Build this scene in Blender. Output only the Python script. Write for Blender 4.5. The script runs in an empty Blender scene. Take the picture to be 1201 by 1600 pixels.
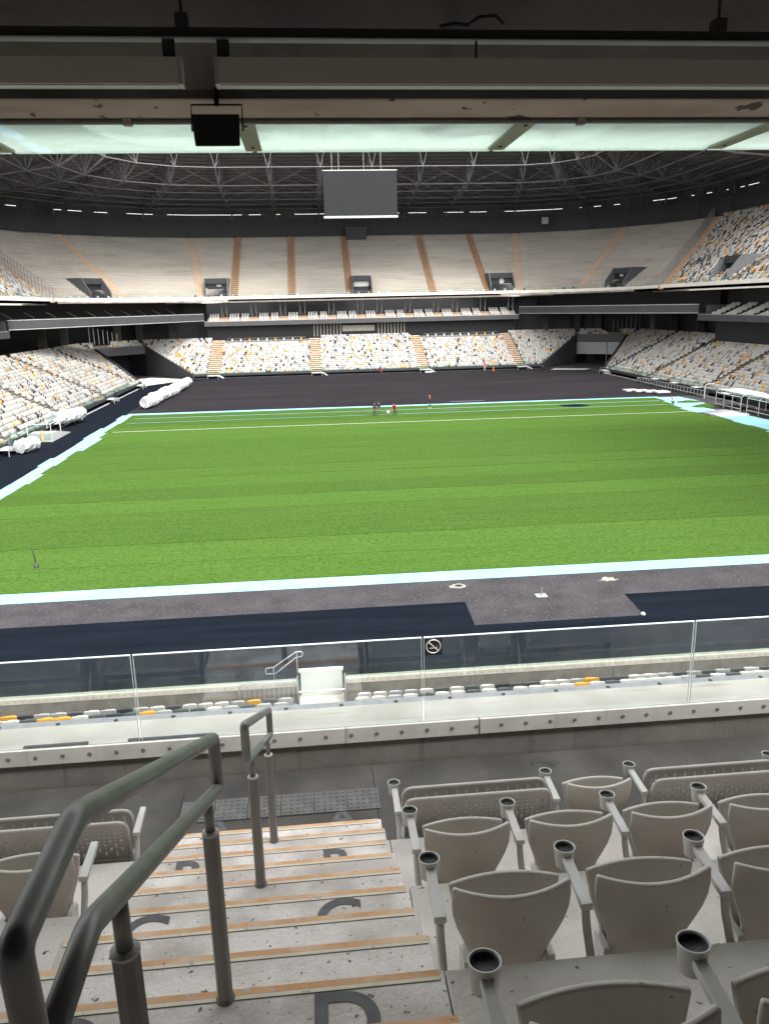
import bpy, math, random
import numpy as np
from mathutils import Vector, Matrix
random.seed(7); rng = np.random.default_rng(7)
S = bpy.context.scene
R = math.radians
H = 13.8                                   # eye height above the pitch

# ------------------------------------------------------------------ camera
cd = bpy.data.cameras.new('camera'); cam = bpy.data.objects.new('camera', cd)
S.collection.objects.link(cam); S.camera = cam
p_, r_, y_ = R(14.83), R(-1.311), R(-5.2)
fw = Vector((-math.sin(y_)*math.cos(p_), math.cos(y_)*math.cos(p_), -math.sin(p_)))
ri = Vector((math.cos(y_), math.sin(y_), 0)); up = ri.cross(fw)
CR = ri*math.cos(r_) + up*math.sin(r_); CU = CR.cross(fw)
m = Matrix((CR, CU, -fw)).transposed().to_4x4(); m.translation = (0, 0, H)
cam.matrix_world = m
cd.sensor_fit = 'VERTICAL'; cd.sensor_height = 24.0; cd.lens = 24.0*1221/1600
cd.clip_start = 0.05; cd.clip_end = 3000
# ------------------------------------------------------------------ world, sun, exposure
SUN_EL, SUN_AZ = R(54), R(150)               # azimuth measured from +Y towards +X
w = bpy.data.worlds.new('World'); S.world = w; w.use_nodes = True
nt = w.node_tree; bg = nt.nodes['Background']
sky = nt.nodes.new('ShaderNodeTexSky'); sky.sky_type = 'NISHITA'; sky.sun_disc = False
sky.sun_elevation = SUN_EL; sky.sun_rotation = SUN_AZ; sky.dust_density = 3.0; sky.air_density = 1.0
hs = nt.nodes.new('ShaderNodeHueSaturation'); hs.inputs['Saturation'].default_value = .08
nt.links.new(sky.outputs[0], hs.inputs['Color']); nt.links.new(hs.outputs[0], bg.inputs[0]); bg.inputs[1].default_value = 0.15
sd = bpy.data.lights.new('sun', 'SUN'); sun = bpy.data.objects.new('sun', sd); S.collection.objects.link(sun)
sd.energy = 1.1; sd.angle = R(22); sd.color = (1, .96, .9)
sv = Vector((math.sin(SUN_AZ)*math.cos(SUN_EL), math.cos(SUN_AZ)*math.cos(SUN_EL), math.sin(SUN_EL)))
sun.rotation_euler = (-sv).to_track_quat('-Z', 'Y').to_euler()
S.view_settings.view_transform = 'Standard'; S.view_settings.look = 'None'
S.view_settings.exposure = 2.1; S.view_settings.gamma = 1
S.cycles.max_bounces = 10; S.cycles.diffuse_bounces = 5; S.cycles.transparent_max_bounces = 16

# ------------------------------------------------------------------ helpers
C = S.collection
def tag(o, label=None, cat=None, group=None, kind=None):
    if label: o['label'] = label
    if cat: o['category'] = cat
    if group: o['group'] = group
    if kind: o['kind'] = kind
    return o
def empty(name, loc=(0, 0, 0), rz=0):
    o = bpy.data.objects.new(name, None); C.objects.link(o); o.location = loc; o.rotation_euler[2] = rz
    o.empty_display_size = .2
    return o
def thing(name, label, cat, loc=(0, 0, 0), group=None, rz=0):
    return tag(empty(name, loc, rz), label, cat, group)

class MB:
    def __init__(s): s.v = []; s.f = []; s.mi = []; s.m = 0
    def add(s, vs, fs):
        b = len(s.v); s.v += [tuple(q) for q in vs]
        for f in fs: s.f.append(tuple(b+i for i in f)); s.mi.append(s.m)
        return s
    def quad(s, a, b, c, d): return s.add([a, b, c, d], [(0, 1, 2, 3)])
    def box(s, x0, x1, y0, y1, z0, z1):
        return s.add([(x0,y0,z0),(x1,y0,z0),(x1,y1,z0),(x0,y1,z0),(x0,y0,z1),(x1,y0,z1),(x1,y1,z1),(x0,y1,z1)],
            [(0,3,2,1),(4,5,6,7),(0,1,5,4),(1,2,6,5),(2,3,7,6),(3,0,4,7)])
    def wall(s, p, q, t, z0, z1, z0b=None, z1b=None):      # vertical slab from p to q (xy), thickness t to the left of p->q
        z0b = z0 if z0b is None else z0b; z1b = z1 if z1b is None else z1b
        p = Vector(p[:2]); q = Vector(q[:2]); d = (q-p).normalized(); n = Vector((-d.y, d.x))*t
        a, b, c, e = p, q, q+n, p+n
        return s.add([(a.x,a.y,z0),(b.x,b.y,z0b),(c.x,c.y,z0b),(e.x,e.y,z0),(a.x,a.y,z1),(b.x,b.y,z1b),(c.x,c.y,z1b),(e.x,e.y,z1)],
            [(0,3,2,1),(4,5,6,7),(0,1,5,4),(1,2,6,5),(2,3,7,6),(3,0,4,7)])
    def tube(s, pts, r, n=8, closed=False, sx=1.0):
        pts = [Vector(q) for q in pts]; k = len(pts); rings = []
        ref = None
        for i, q in enumerate(pts):
            if closed: t = (pts[(i+1) % k]-pts[i-1])
            else: t = (pts[min(i+1, k-1)]-pts[max(i-1, 0)])
            t.normalize()
            if ref is None:
                ref = Vector((0, 0, 1)) if abs(t.z) < .9 else Vector((1, 0, 0))
            a = t.cross(ref).normalized(); b = a.cross(t).normalized(); ref = b
            if not closed and 0 < i < k-1:
                c = max(.5, (pts[i]-pts[i-1]).normalized().dot(t)); 
            else: c = 1
            rr = r[i] if isinstance(r, (list, tuple)) else r
            rings.append([q + (a*math.cos(2*math.pi*j/n)*sx + b*math.sin(2*math.pi*j/n))*rr for j in range(n)])
        vs = [x for g in rings for x in g]; fs = []
        for i in range(k if closed else k-1):
            i2 = (i+1) % k
            for j in range(n): fs.append((i*n+j, i*n+(j+1) % n, i2*n+(j+1) % n, i2*n+j))
        if not closed: fs += [tuple(range(n))[::-1], tuple((k-1)*n+j for j in range(n))]
        return s.add(vs, fs)
    def bar(s, a, b, w): return s.tube([a, b], w, 4)
    def lathe(s, prof, n=20, o=(0, 0, 0)):
        vs = []; fs = []; k = len(prof)
        for rr, z in prof:
            for j in range(n): vs.append((o[0]+rr*math.cos(2*math.pi*j/n), o[1]+rr*math.sin(2*math.pi*j/n), o[2]+z))
        for i in range(k-1):
            for j in range(n): fs.append((i*n+j, i*n+(j+1) % n, (i+1)*n+(j+1) % n, (i+1)*n+j))
        fs += [tuple(range(n))[::-1], tuple((k-1)*n+j for j in range(n))]
        return s.add(vs, fs)
    def prism(s, poly, x0, x1):                              # poly in (y,z), extruded along x
        n = len(poly)
        vs = [(x0, a, b) for a, b in poly]+[(x1, a, b) for a, b in poly]
        fs = [tuple(range(n))[::-1], tuple(range(n, 2*n))]+[(i, (i+1) % n, n+(i+1) % n, n+i) for i in range(n)]
        return s.add(vs, fs)
    def prismz(s, poly, z0, z1):
        n = len(poly); vs = [(a, b, z0) for a, b in poly]+[(a, b, z1) for a, b in poly]
        fs = [tuple(range(n))[::-1], tuple(range(n, 2*n))]+[(i, (i+1) % n, n+(i+1) % n, n+i) for i in range(n)]
        return s.add(vs, fs)
    def mesh(s, name, mats, smooth=False, o=(0, 0, 0)):
        me = bpy.data.meshes.new(name)
        me.from_pydata([(a-o[0], b-o[1], c-o[2]) for a, b, c in s.v], [], s.f)
        for q in (mats if isinstance(mats, (list, tuple)) else [mats]): me.materials.append(q)
        if max(s.mi, default=0): me.polygons.foreach_set('material_index', s.mi)
        if smooth: me.polygons.foreach_set('use_smooth', [True]*len(me.polygons))
        me.update()
        return me
    def build(s, name, mats, parent=None, smooth=False, local=False, kind=None):
        o = (0, 0, 0) if (parent is None or local) else world_loc(parent)
        ob = bpy.data.objects.new(name, s.mesh(name, mats, smooth, o)); C.objects.link(ob)
        if parent: ob.parent = parent
        if kind: ob['kind'] = kind
        return ob
def world_loc(o):
    l = Vector(o.location)
    while o.parent: o = o.parent; l = l + Vector(o.location)
    return l
def link(name, me, parent=None, loc=None):
    ob = bpy.data.objects.new(name, me); C.objects.link(ob)
    if parent: ob.parent = parent
    if loc is not None: ob.location = loc
    return ob
def copy_tree(o, parent=None):
    c = o.copy(); C.objects.link(c); c.parent = parent
    for ch in [x for x in o.children]: copy_tree(ch, c)
    return c
def bevel(o, wd, seg=2):
    b = o.modifiers.new('edge', 'BEVEL'); b.width = wd; b.segments = seg; b.limit_method = 'ANGLE'; b.angle_limit = R(35)
    return o
def smooth_by_angle(o, a=40):
    me = o.data; me.polygons.foreach_set('use_smooth', [True]*len(me.polygons))
    try: me.set_sharp_from_angle(angle=R(a))
    except Exception: pass
    return o

# ------------------------------------------------------------------ materials
def mat(name, col, rough=.6, metal=0, col2=None, scale=5, detail=6, lo=.35, hi=.65, stretch=None, spec=.5,
        speck=None, bump=0, bscale=None, streak=None, attr=False):
    M = bpy.data.materials.new(name); M.use_nodes = True; n = M.node_tree.nodes; L = M.node_tree.links
    B = n['Principled BSDF']; B.inputs['Roughness'].default_value = rough; B.inputs['Metallic'].default_value = metal
    B.inputs['Specular IOR Level'].default_value = spec
    tc = n.new('ShaderNodeTexCoord'); src = tc.outputs['Object']
    def mapped(st):
        mp = n.new('ShaderNodeMapping'); mp.inputs['Scale'].default_value = st; L.new(src, mp.inputs[0]); return mp.outputs[0]
    def noise(sc, de, st=None):
        t = n.new('ShaderNodeTexNoise'); t.inputs['Scale'].default_value = sc; t.inputs['Detail'].default_value = de
        L.new(mapped(st) if st else src, t.inputs['Vector']); return t.outputs['Fac']
    def ramp(fac, a, b, ca=(0, 0, 0), cb=(1, 1, 1)):
        q = n.new('ShaderNodeValToRGB'); q.color_ramp.elements[0].position = a; q.color_ramp.elements[1].position = b
        q.color_ramp.elements[0].color = (*ca, 1); q.color_ramp.elements[1].color = (*cb, 1); L.new(fac, q.inputs[0]); return q.outputs[0]
    def mix(f, a, b, mode='MIX'):
        q = n.new('ShaderNodeMix'); q.data_type = 'RGBA'; q.blend_type = mode
        if isinstance(f, float): q.inputs[0].default_value = f
        else: L.new(f, q.inputs[0])
        for i, x in ((6, a), (7, b)):
            if isinstance(x, tuple): q.inputs[i].default_value = (*x, 1)
            else: L.new(x, q.inputs[i])
        return q.outputs[2]
    out = None
    if attr:
        at = n.new('ShaderNodeAttribute'); at.attribute_name = 'Col'; out = at.outputs[0]
    if col2: out = ramp(noise(scale, detail, stretch), lo, hi, col, col2)
    if streak:
        base = out if out else tuple(col)
        out = mix(ramp(noise(streak[0], 5, streak[1]), streak[2], streak[2]+.2), base, tuple(streak[3]))
    if speck:
        base = out if out else tuple(col)
        for sc, th, c in speck:
            out = mix(ramp(noise(sc, 2), th, th+.04), base, tuple(c)); base = out
    if name.startswith('turf'):
        oi = n.new('ShaderNodeObjectInfo'); mr = n.new('ShaderNodeMapRange'); mr.inputs['To Min'].default_value = .84; mr.inputs['To Max'].default_value = 1.12; L.new(oi.outputs['Random'], mr.inputs[0])
        hs_ = n.new('ShaderNodeHueSaturation'); L.new(out, hs_.inputs['Color']); L.new(mr.outputs[0], hs_.inputs['Value']); out = hs_.outputs[0]
    if out is not None: L.new(out, B.inputs['Base Color'])
    else: B.inputs['Base Color'].default_value = (*col, 1)
    if bump:
        bp = n.new('ShaderNodeBump'); bp.inputs['Strength'].default_value = bump; bp.inputs['Distance'].default_value = .02
        L.new(noise(bscale or scale*4, 6, stretch), bp.inputs['Height']); L.new(bp.outputs[0], B.inputs['Normal'])
    return M
def glass(name, tint, refl=1.0, rough=.02, haze=0.0):
    M = bpy.data.materials.new(name); M.use_nodes = True; n = M.node_tree.nodes; L = M.node_tree.links
    n.remove(n['Principled BSDF']); o = n['Material Output']
    t = n.new('ShaderNodeBsdfTransparent'); t.inputs[0].default_value = (*tint, 1)
    g = n.new('ShaderNodeBsdfGlossy'); g.inputs['Roughness'].default_value = rough; g.inputs[0].default_value = (.86, .95, 1, 1)
    lw = n.new('ShaderNodeLayerWeight'); lw.inputs[0].default_value = .5
    pw_ = n.new('ShaderNodeMath'); pw_.operation = 'POWER'; pw_.inputs[1].default_value = 5; L.new(lw.outputs['Facing'], pw_.inputs[0])
    mm = n.new('ShaderNodeMath'); mm.operation = 'MULTIPLY_ADD'; mm.inputs[1].default_value = .8; mm.inputs[2].default_value = .042*refl; mm.use_clamp = True; L.new(pw_.outputs[0], mm.inputs[0])
    mx = n.new('ShaderNodeMixShader'); L.new(mm.outputs[0], mx.inputs[0]); L.new(t.outputs[0], mx.inputs[1]); L.new(g.outputs[0], mx.inputs[2])
    last = mx.outputs[0]
    if haze:
        tr = n.new('ShaderNodeBsdfTranslucent'); tr.inputs[0].default_value = (.40, .445, .418, 1)
        tc = n.new('ShaderNodeTexCoord'); nz = n.new('ShaderNodeTexNoise'); nz.inputs['Scale'].default_value = 3; nz.inputs['Detail'].default_value = 8; nz.inputs['Distortion'].default_value = 1.2
        L.new(tc.outputs['Object'], nz.inputs['Vector'])
        mr = n.new('ShaderNodeMapRange'); mr.inputs['From Min'].default_value = .3; mr.inputs['From Max'].default_value = .7
        mr.inputs['To Min'].default_value = haze-.3; mr.inputs['To Max'].default_value = haze+.3; L.new(nz.outputs['Fac'], mr.inputs[0])
        m2 = n.new('ShaderNodeMixShader'); L.new(mr.outputs[0], m2.inputs[0]); L.new(last, m2.inputs[1]); L.new(tr.outputs[0], m2.inputs[2]); last = m2.outputs[0]
    L.new(last, o.inputs[0])
    return M
M = {}
M['asphalt'] = mat('asphalt', (.034, .032, .034), 1, spec=.08, col2=(.050, .047, .050), scale=.6, detail=12, speck=[(9, .62, (.095, .09, .098)), (14, .66, (.012, .012, .013))], bump=.3, bscale=12)
M['navy'] = mat('navy_mat', (.0035, .0055, .0092), 1, col2=(.006, .0088, .0140), scale=.5, detail=8, stretch=(.3, 3, 1), spec=.05)
M['turf'] = mat('turf', (.036, .077, .0105), .9, col2=(.051, .098, .0165), scale=.55, detail=10, stretch=(.25, 2.2, 1), lo=.3, hi=.72, spec=.06,
                streak=(9, (.5, 3, 1), .56, (.064, .118, .021)), speck=[(2.4, .56, (.054, .102, .017)), (4.2, .57, (.030, .066, .009)), (6, .60, (.064, .116, .021))], bump=.6, bscale=18)
M['turf2'] = mat('turf_dark', (.032, .071, .0095), .9, col2=(.046, .091, .0145), scale=.7, detail=10, stretch=(.25, 2.2, 1), lo=.3, hi=.72, spec=.06,
                streak=(8, (.5, 3, 1), .56, (.058, .110, .019)), speck=[(2.6, .56, (.049, .095, .015)), (4.4, .57, (.027, .060, .008)), (6, .60, (.058, .107, .019))], bump=.6, bscale=18)
M['blue'] = mat('pale_blue_backing', (.185, .375, .445), .8, spec=.05, col2=(.225, .42, .49), scale=.4)
M['white'] = mat('white_paint', (.44, .44, .425), .5, col2=(.38, .38, .365), scale=1.5)
M['seatmix'] = mat('seat_plastic', (.6, .6, .6), .42, attr=True)
M['seat_w'] = mat('seat_white', (.52, .50, .46), .42, col2=(.46, .445, .41), scale=7)
M['seat_g'] = mat('seat_light_grey', (.31, .31, .295), .42)
M['seat_d'] = mat('seat_dark_grey', (.06, .064, .064), .45)
M['seat_k'] = mat('seat_black', (.022, .024, .028), .45)
M['seat_o'] = mat('seat_orange', (.62, .29, .025), .42)
M['conc'] = mat('step_concrete', (.47, .43, .39), .8, col2=(.72, .675, .63), scale=3.1, detail=15, lo=.40, hi=.60, streak=(2.3, (1, 1, 1), .54, (.40, .35, .305)),
                speck=[(30, .685, (.14, .125, .115)), (75, .69, (.16, .15, .14)), (140, .70, (.2, .19, .18))], bump=.25, bscale=60)
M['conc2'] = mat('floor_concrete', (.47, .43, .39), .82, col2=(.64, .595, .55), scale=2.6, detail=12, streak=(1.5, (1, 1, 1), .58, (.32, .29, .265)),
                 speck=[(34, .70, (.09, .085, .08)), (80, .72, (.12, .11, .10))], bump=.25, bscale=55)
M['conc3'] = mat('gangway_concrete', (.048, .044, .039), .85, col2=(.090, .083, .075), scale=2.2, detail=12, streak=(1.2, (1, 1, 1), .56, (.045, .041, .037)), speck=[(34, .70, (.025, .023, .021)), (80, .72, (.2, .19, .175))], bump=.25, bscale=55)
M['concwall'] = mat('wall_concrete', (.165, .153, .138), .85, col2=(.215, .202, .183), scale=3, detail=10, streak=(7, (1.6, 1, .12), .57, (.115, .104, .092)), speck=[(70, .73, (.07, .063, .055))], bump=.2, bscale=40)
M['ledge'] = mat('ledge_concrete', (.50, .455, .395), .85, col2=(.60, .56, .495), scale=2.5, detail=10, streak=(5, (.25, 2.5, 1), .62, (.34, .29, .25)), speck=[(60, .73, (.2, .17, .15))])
M['plate'] = mat('clamp_plate', (.47, .455, .42), .55, col2=(.55, .53, .495), scale=4, streak=(5, (2, 1, .15), .63, (.27, .23, .20)))
M['bolt'] = mat('bolt', (.20, .185, .165), .6, metal=.3)
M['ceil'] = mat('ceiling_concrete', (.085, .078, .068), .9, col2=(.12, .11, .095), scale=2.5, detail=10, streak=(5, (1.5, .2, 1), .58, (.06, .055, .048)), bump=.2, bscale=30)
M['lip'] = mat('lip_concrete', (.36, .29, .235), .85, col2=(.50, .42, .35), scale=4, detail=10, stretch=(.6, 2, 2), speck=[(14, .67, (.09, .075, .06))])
M['orange'] = mat('orange_paint', (.60, .32, .145), .8, col2=(.68, .47, .30), scale=7, detail=12, lo=.38, hi=.62, streak=(3, (1, 1, 1), .60, (.58, .45, .34)), speck=[(26, .64, (.50, .42, .35)), (60, .70, (.25, .2, .17))])
M['cream'] = mat('cream_paint', (.70, .63, .48), .8, col2=(.60, .55, .45), scale=9, detail=8, streak=(4, (1, 1, 1), .58, (.52, .48, .43)), speck=[(26, .64, (.45, .42, .39))])
M['letter'] = mat('letter_paint', (.085, .085, .088), .8, col2=(.12, .12, .12), scale=14, speck=[(60, .68, (.26, .25, .24))])
M['tread_gap'] = mat('joint', (.16, .145, .13), .9)
M['chair'] = mat('chair_plastic', (.47, .435, .385), .48, col2=(.57, .535, .48), scale=2.2, detail=10, streak=(6, (1, 1, .3), .62, (.40, .365, .32)), speck=[(45, .73, (.2, .19, .17)), (120, .74, (.55, .53, .5))], bump=.04, bscale=80)
M['alu'] = mat('armrest_alloy', (.56, .55, .52), .45, col2=(.48, .47, .44), scale=8, metal=.15)
M['liner'] = mat('cup_liner', (.028, .032, .031), .6)
M['bench'] = mat('bench_metal', (.42, .395, .36), .45, col2=(.47, .445, .41), scale=6, metal=.1)
M['rail'] = mat('rail_steel', (.20, .198, .188), .45, metal=.6, col2=(.25, .245, .232), scale=14, bump=.03, bscale=60)
M['post'] = mat('post_paint', (.17, .16, .15), .5, col2=(.20, .19, .175), scale=8, metal=.2)
M['collar'] = mat('collar', (.5, .48, .44), .5)
M['tactile'] = mat('tactile_rubber', (.10, .098, .095), .8, col2=(.15, .145, .14), scale=8)
M['galv'] = mat('galvanised', (.30, .31, .32), .45, metal=.5, col2=(.38, .385, .39), scale=12)
M['tray'] = mat('cable_tray', (.06, .058, .052), .6, metal=.3)
M['fixture'] = mat('fixture_paint', (.66, .61, .54), .5)
M['black'] = mat('black_plastic', (.012, .012, .013), .5)
M['blackwall'] = mat('black_wall', (.022, .023, .026), .7, col2=(.028, .029, .033), scale=.5)
M['darkgrey'] = mat('dark_grey_panel', (.060, .060, .065), .6, col2=(.07, .07, .075), scale=.3)
M['fasciablack'] = mat('fascia_panel', (.045, .045, .048), .6, col2=(.055, .055, .058), scale=.6)
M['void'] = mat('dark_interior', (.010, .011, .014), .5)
M['terr'] = mat('terrace_concrete', (.335, .308, .268), .85, col2=(.435, .40, .35), scale=.3, detail=10, stretch=(.3, .3, 2), streak=(.5, (.35, .35, 3), .54, (.25, .215, .175)))
M['clampold'] = mat('old_clamp_strip', (.33, .30, .245), .8, col2=(.40, .37, .31), scale=3, detail=8)
M['gatepanel'] = mat('gate_panel', (.40, .42, .375), .6, col2=(.45, .465, .42), scale=2)
M['sand'] = mat('crumbled_mortar', (.20, .175, .145), .95, col2=(.33, .295, .25), scale=5, detail=8, speck=[(14, .6, (.09, .08, .075))])
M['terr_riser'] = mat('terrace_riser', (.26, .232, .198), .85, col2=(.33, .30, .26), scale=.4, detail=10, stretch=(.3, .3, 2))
M['asphalt_new'] = mat('smooth_asphalt', (.0145, .0132, .0155), 1, spec=.06, col2=(.0205, .0188, .0215), scale=.12, detail=10, stretch=(.4, 2, 1))
M['concdark'] = mat('weathered_concrete', (.105, .094, .078), .85, col2=(.15, .135, .113), scale=2, detail=10, streak=(4, (1.2, 1, .15), .58, (.075, .066, .055)))
M['terrlow'] = mat('lower_terrace', (.13, .118, .105), .85, col2=(.18, .165, .145), scale=.5)
M['aisle'] = mat('aisle_concrete', (.46, .335, .24), .85, col2=(.53, .41, .31), scale=1.2)
M['band'] = mat('band_concrete', (.68, .62, .54), .8, col2=(.75, .70, .62), scale=.5, streak=(.8, (2, 2, .2), .62, (.36, .32, .27)))
M['column'] = mat('column_concrete', (.055, .049, .041), .85, col2=(.075, .066, .056), scale=.8)
M['roofdeck'] = mat('roof_deck', (.10, .10, .104), .6, col2=(.125, .124, .127), scale=.15)
M['clad'] = mat('wall_cladding', (.040, .039, .041), .6, col2=(.055, .053, .055), scale=.3)
M['steel'] = mat('truss_steel', (.105, .102, .10), .6, col2=(.13, .126, .122), scale=.5)
M['screen'] = mat('screen_face', (.018, .019, .020), .5, spec=.15)
M['roll'] = mat('wrapped_roll', (.40, .41, .41), .4, col2=(.50, .51, .51), scale=1.6, bump=1.0, bscale=3)
M['box_floor'] = mat('box_floor', (.42, .31, .22), .8)
M['glass'] = glass('railing_glass', (.93, .955, .955), 3.2)
M['glassfar'] = glass('barrier_glass', (.88, .94, .915), 1.0)
M['canopy'] = glass('canopy_glass', (.74, .83, .785), 1.0, haze=.62)
M['boxglass'] = mat('box_glazing', (.012, .014, .018), .08, spec=.6)
M['glassedge'] = mat('glass_edge', (.62, .68, .67), .3)
M['olive'] = mat('bracket_paint', (.25, .26, .17), .55, col2=(.30, .30, .21), scale=8)
M['skin'] = mat('skin', (.28, .16, .10), .6); M['red'] = mat('red_cloth', (.42, .03, .03), .8); M['navycloth'] = mat('dark_cloth', (.012, .014, .022), .9)
M['greycloth'] = mat('grey_cloth', (.06, .065, .08), .9); M['cone'] = mat('orange_cone', (.7, .18, .03), .5)
M['wood'] = mat('wood', (.40, .28, .15), .7)

# ================================================================== THE PITCH
g = MB().quad((-900, -700, 0), (900, -700, 0), (900, 1300, 0), (-900, 1300, 0))
tag(g.build('ground', M['asphalt']), 'bare dark asphalt ground inside the stadium bowl', 'ground', kind='structure')
mats_ = [((-60, 6.9, 27, 34.3), 'near'), ((6.9, 14.62, 27, 31.68), 'mid'), ((14.62, 62, 27, 34.3), 'right'), ((-31.0, -25.3, 40, 158), 'left')]
for k, ((x0, x1, y0, y1), nm) in enumerate(mats_):
    b = MB(); n = 14
    if nm == 'left': b.quad((x0, y0, .004), (x1, y0, .004), (x1, y1, .004), (x0, y1, .004)); b.quad((-31, 158, .004), (-25.3, 158, .004), (-19, 162.8, .004), (-33, 165, .004))
    elif nm == 'near': b.add([(x0, y0, .012), (x1-.1, y0, .012), (x1-.12, 31.6, .012), (x1, y1+.2, .012), (x0, y1, .012)], [(0, 1, 2, 3, 4)])
    elif nm == 'right': b.add([(x0-.1, y0, .012), (x1, y0, .012), (x1, y1, .012), (x0+.08, y1+.05, .012), (x0-.08, 31.7, .012)], [(0, 1, 2, 3, 4)])
    else: b.quad((x0-.1, y0, .008), (x1+.2, y0, .008), (x1-.1, y1, .008), (x0-.1, y1, .008))
    o = b.build('ground_mat', M['navy'])
    tag(o, {'near': 'dark navy matting laid before the near stand, wide sheet', 'mid': 'narrow dark navy matting strip between two wider sheets',
            'right': 'dark navy matting sheet with a white dot at its corner', 'left': 'dark navy matting strip beside the stand full of wrapped rolls'}[nm], 'matting', kind='structure')
# pale blue backing round the turf
bb = MB(); bb.quad((-60, 37.6, .006), (70, 37.6, .006), (70, 39.6, .006), (-60, 39.6, .006))
bb.build('blue_backing_strip', M['blue']); tag(bpy.data.objects['blue_backing_strip'], 'pale blue backing strip along the near edge of the turf', 'strip', kind='structure')
bb = MB(); bb.quad((-24.9, 108.9, .006), (50.2, 108.9, .006), (50.2, 110.3, .006), (-25.1, 110.9, .006))
tag(bb.build('blue_backing_strip', M['blue']), 'pale blue backing strip at the far end of the turf', 'strip', kind='structure')
yl = 39.0; strips = []
while yl < 108: strips.append((yl, min(yl+3.9, 109.5))); yl += 3.9
bb = MB(); br = MB(); inner = []
for k, (a, c) in enumerate(strips):
    xo = -25.4 + random.uniform(-.22, .25); xi = -23.9 + random.uniform(-.45, .5)
    bb.quad((xo, a, .007+.0005*(k % 2)), (xi+1.2, a, .007+.0005*(k % 2)), (xi+1.2, c+.15, .007+.0005*(k % 2)), (xo, c+.15, .007+.0005*(k % 2)))
    xr = 48.2 + random.uniform(-.6, .6)
    if a > 92: xr = 47.3 + (a-92)*.16
    inner.append((xi, xr))
    if not 86 < a < 91:
        xe = xr + random.uniform(3.4, 5.0) if a < 86 else xr + random.uniform(3.5, 6)
        br.quad((xr-1, a-.3, .007+.0005*(k % 2)), (xe, a+random.uniform(-1, .4), .007+.0005*(k % 2)), (xe+random.uniform(-1.5, .5), c+.2, .007+.0005*(k % 2)), (xr-1, c+.2, .007+.0005*(k % 2)))
tag(bb.build('blue_backing_strip', M['blue']), 'jagged pale blue backing strip down the turf side with the navy matting', 'strip', kind='structure')
tag(br.build('blue_backing_strip', M['blue']), 'ragged pale blue backing sheets beside the dugouts', 'strip', kind='structure')
turf = tag(empty('turf', (12.5, 74, 0)), 'bright green artificial turf laid in wide strips', 'turf', kind='structure')
for k, (a, c) in enumerate(strips):
    xi, xr = inner[k]; n = 40; b = MB()
    z = .022+.004*(k % 3)
    xs = np.linspace(xi, xr, n); wob = np.cumsum(rng.normal(0, .006, n)); wob2 = np.cumsum(rng.normal(0, .006, n))
    gap = .03
    for i in range(n-1):
        b.quad((xs[i], a+gap+wob[i], z), (xs[i+1], a+gap+wob[i+1], z), (xs[i+1], c-gap+wob2[i+1], z), (xs[i], c-gap+wob2[i], z))
        b.quad((xs[i], a+gap+wob[i], 0.008), (xs[i+1], a+gap+wob[i+1], 0.008), (xs[i+1], a+gap+wob[i+1], z), (xs[i], a+gap+wob[i], z))
    b.build('turf_strip', M['turf'] if k % 2 else M['turf2'], turf)
bt = MB()
for yy, ww in ((105.35, .2), (101.2, .16)): bt.quad((-23.2, yy, .034), (48.5, yy, .034), (48.5, yy+ww, .034), (-23.2, yy+ww, .034))
bt.build('seam_tape', M['blue'], turf)
bt = MB()
for yy, ww in ((105.85, .22), (101.6, .2)): bt.quad((-23.2, yy, .035), (12, yy+.05, .035), (12, yy+ww+.05, .035), (-23.2, yy+ww, .035))
bt.build('open_seam', M['navy'], turf)
bt = MB().quad((-23.3, 93.9, .036), (47.4, 93.9, .036), (47.4, 94.13, .036), (-23.3, 94.13, .036)); bt.build('pitch_line', M['white'], turf)
b = MB().quad((-25.2, 110.2, .003), (57.2, 110.2, .003), (57.2, 164.5, .003), (-25.2, 164.5, .003)); tag(b.build('far_asphalt', M['asphalt_new']), 'smooth dark asphalt between the turf end and the far stand', 'asphalt', kind='structure')
# floor marks near the stand
def blob(name, c, r, z, m_, n=22, j=.25, sy=.7):
    b = MB(); b.add([(c[0]+r*(1+random.uniform(-j, j))*math.cos(2*math.pi*i/n), c[1]+sy*r*(1+random.uniform(-j, j))*math.sin(2*math.pi*i/n), z) for i in range(n)], [tuple(range(n))])
    return b.build(name, m_)
h = thing('drain_hole', 'open dark drain hole with a crumbled pale rim in asphalt', 'hole', (7.0, 36.67, 0))
b = MB(); n = 24
ro = [.42*(1+random.uniform(-.22, .22)) for _ in range(n)]
vs = [(7+.2*math.cos(2*math.pi*i/n), 36.67+.18*math.sin(2*math.pi*i/n), .03) for i in range(n)]+[(7+ro[i]*math.cos(2*math.pi*i/n), 36.67+ro[i]*.8*math.sin(2*math.pi*i/n), .006) for i in range(n)]
b.add(vs, [(i, (i+1) % n, n+(i+1) % n, n+i) for i in range(n)]); b.build('crumbled_rim', M['sand'], h)
b = MB(); b.add([(7+.2*math.cos(2*math.pi*i/n), 36.67+.18*math.sin(2*math.pi*i/n), .007) for i in range(n)], [tuple(range(n))]); b.build('opening', M['black'], h)
tag(blob('repair_patch', (14.72, 36.5), .42, .006, M['sand'], j=.4), 'pale sandy repair patch on bare asphalt', 'patch')
h = thing('base_plate', 'square steel base plate with a short upright pipe', 'base plate', (10.69, 34.75, 0))
MB().box(10.42, 10.96, 34.5, 35.0, .004, .03).build('plate', M['galv'], h); MB().tube([(10.72, 34.78, .03), (10.72, 34.78, .42)], .035, 10).build('pipe', M['post'], h)
b = MB().lathe([(.0, 0), (.12, .005), (.10, .08), (.03, .13), (0, .14)], 12, (14.5, 31.72, .012)); tag(b.build('white_marker', M['white'], smooth=True), 'small white marker knob at the corner of the navy matting', 'marker')
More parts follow.
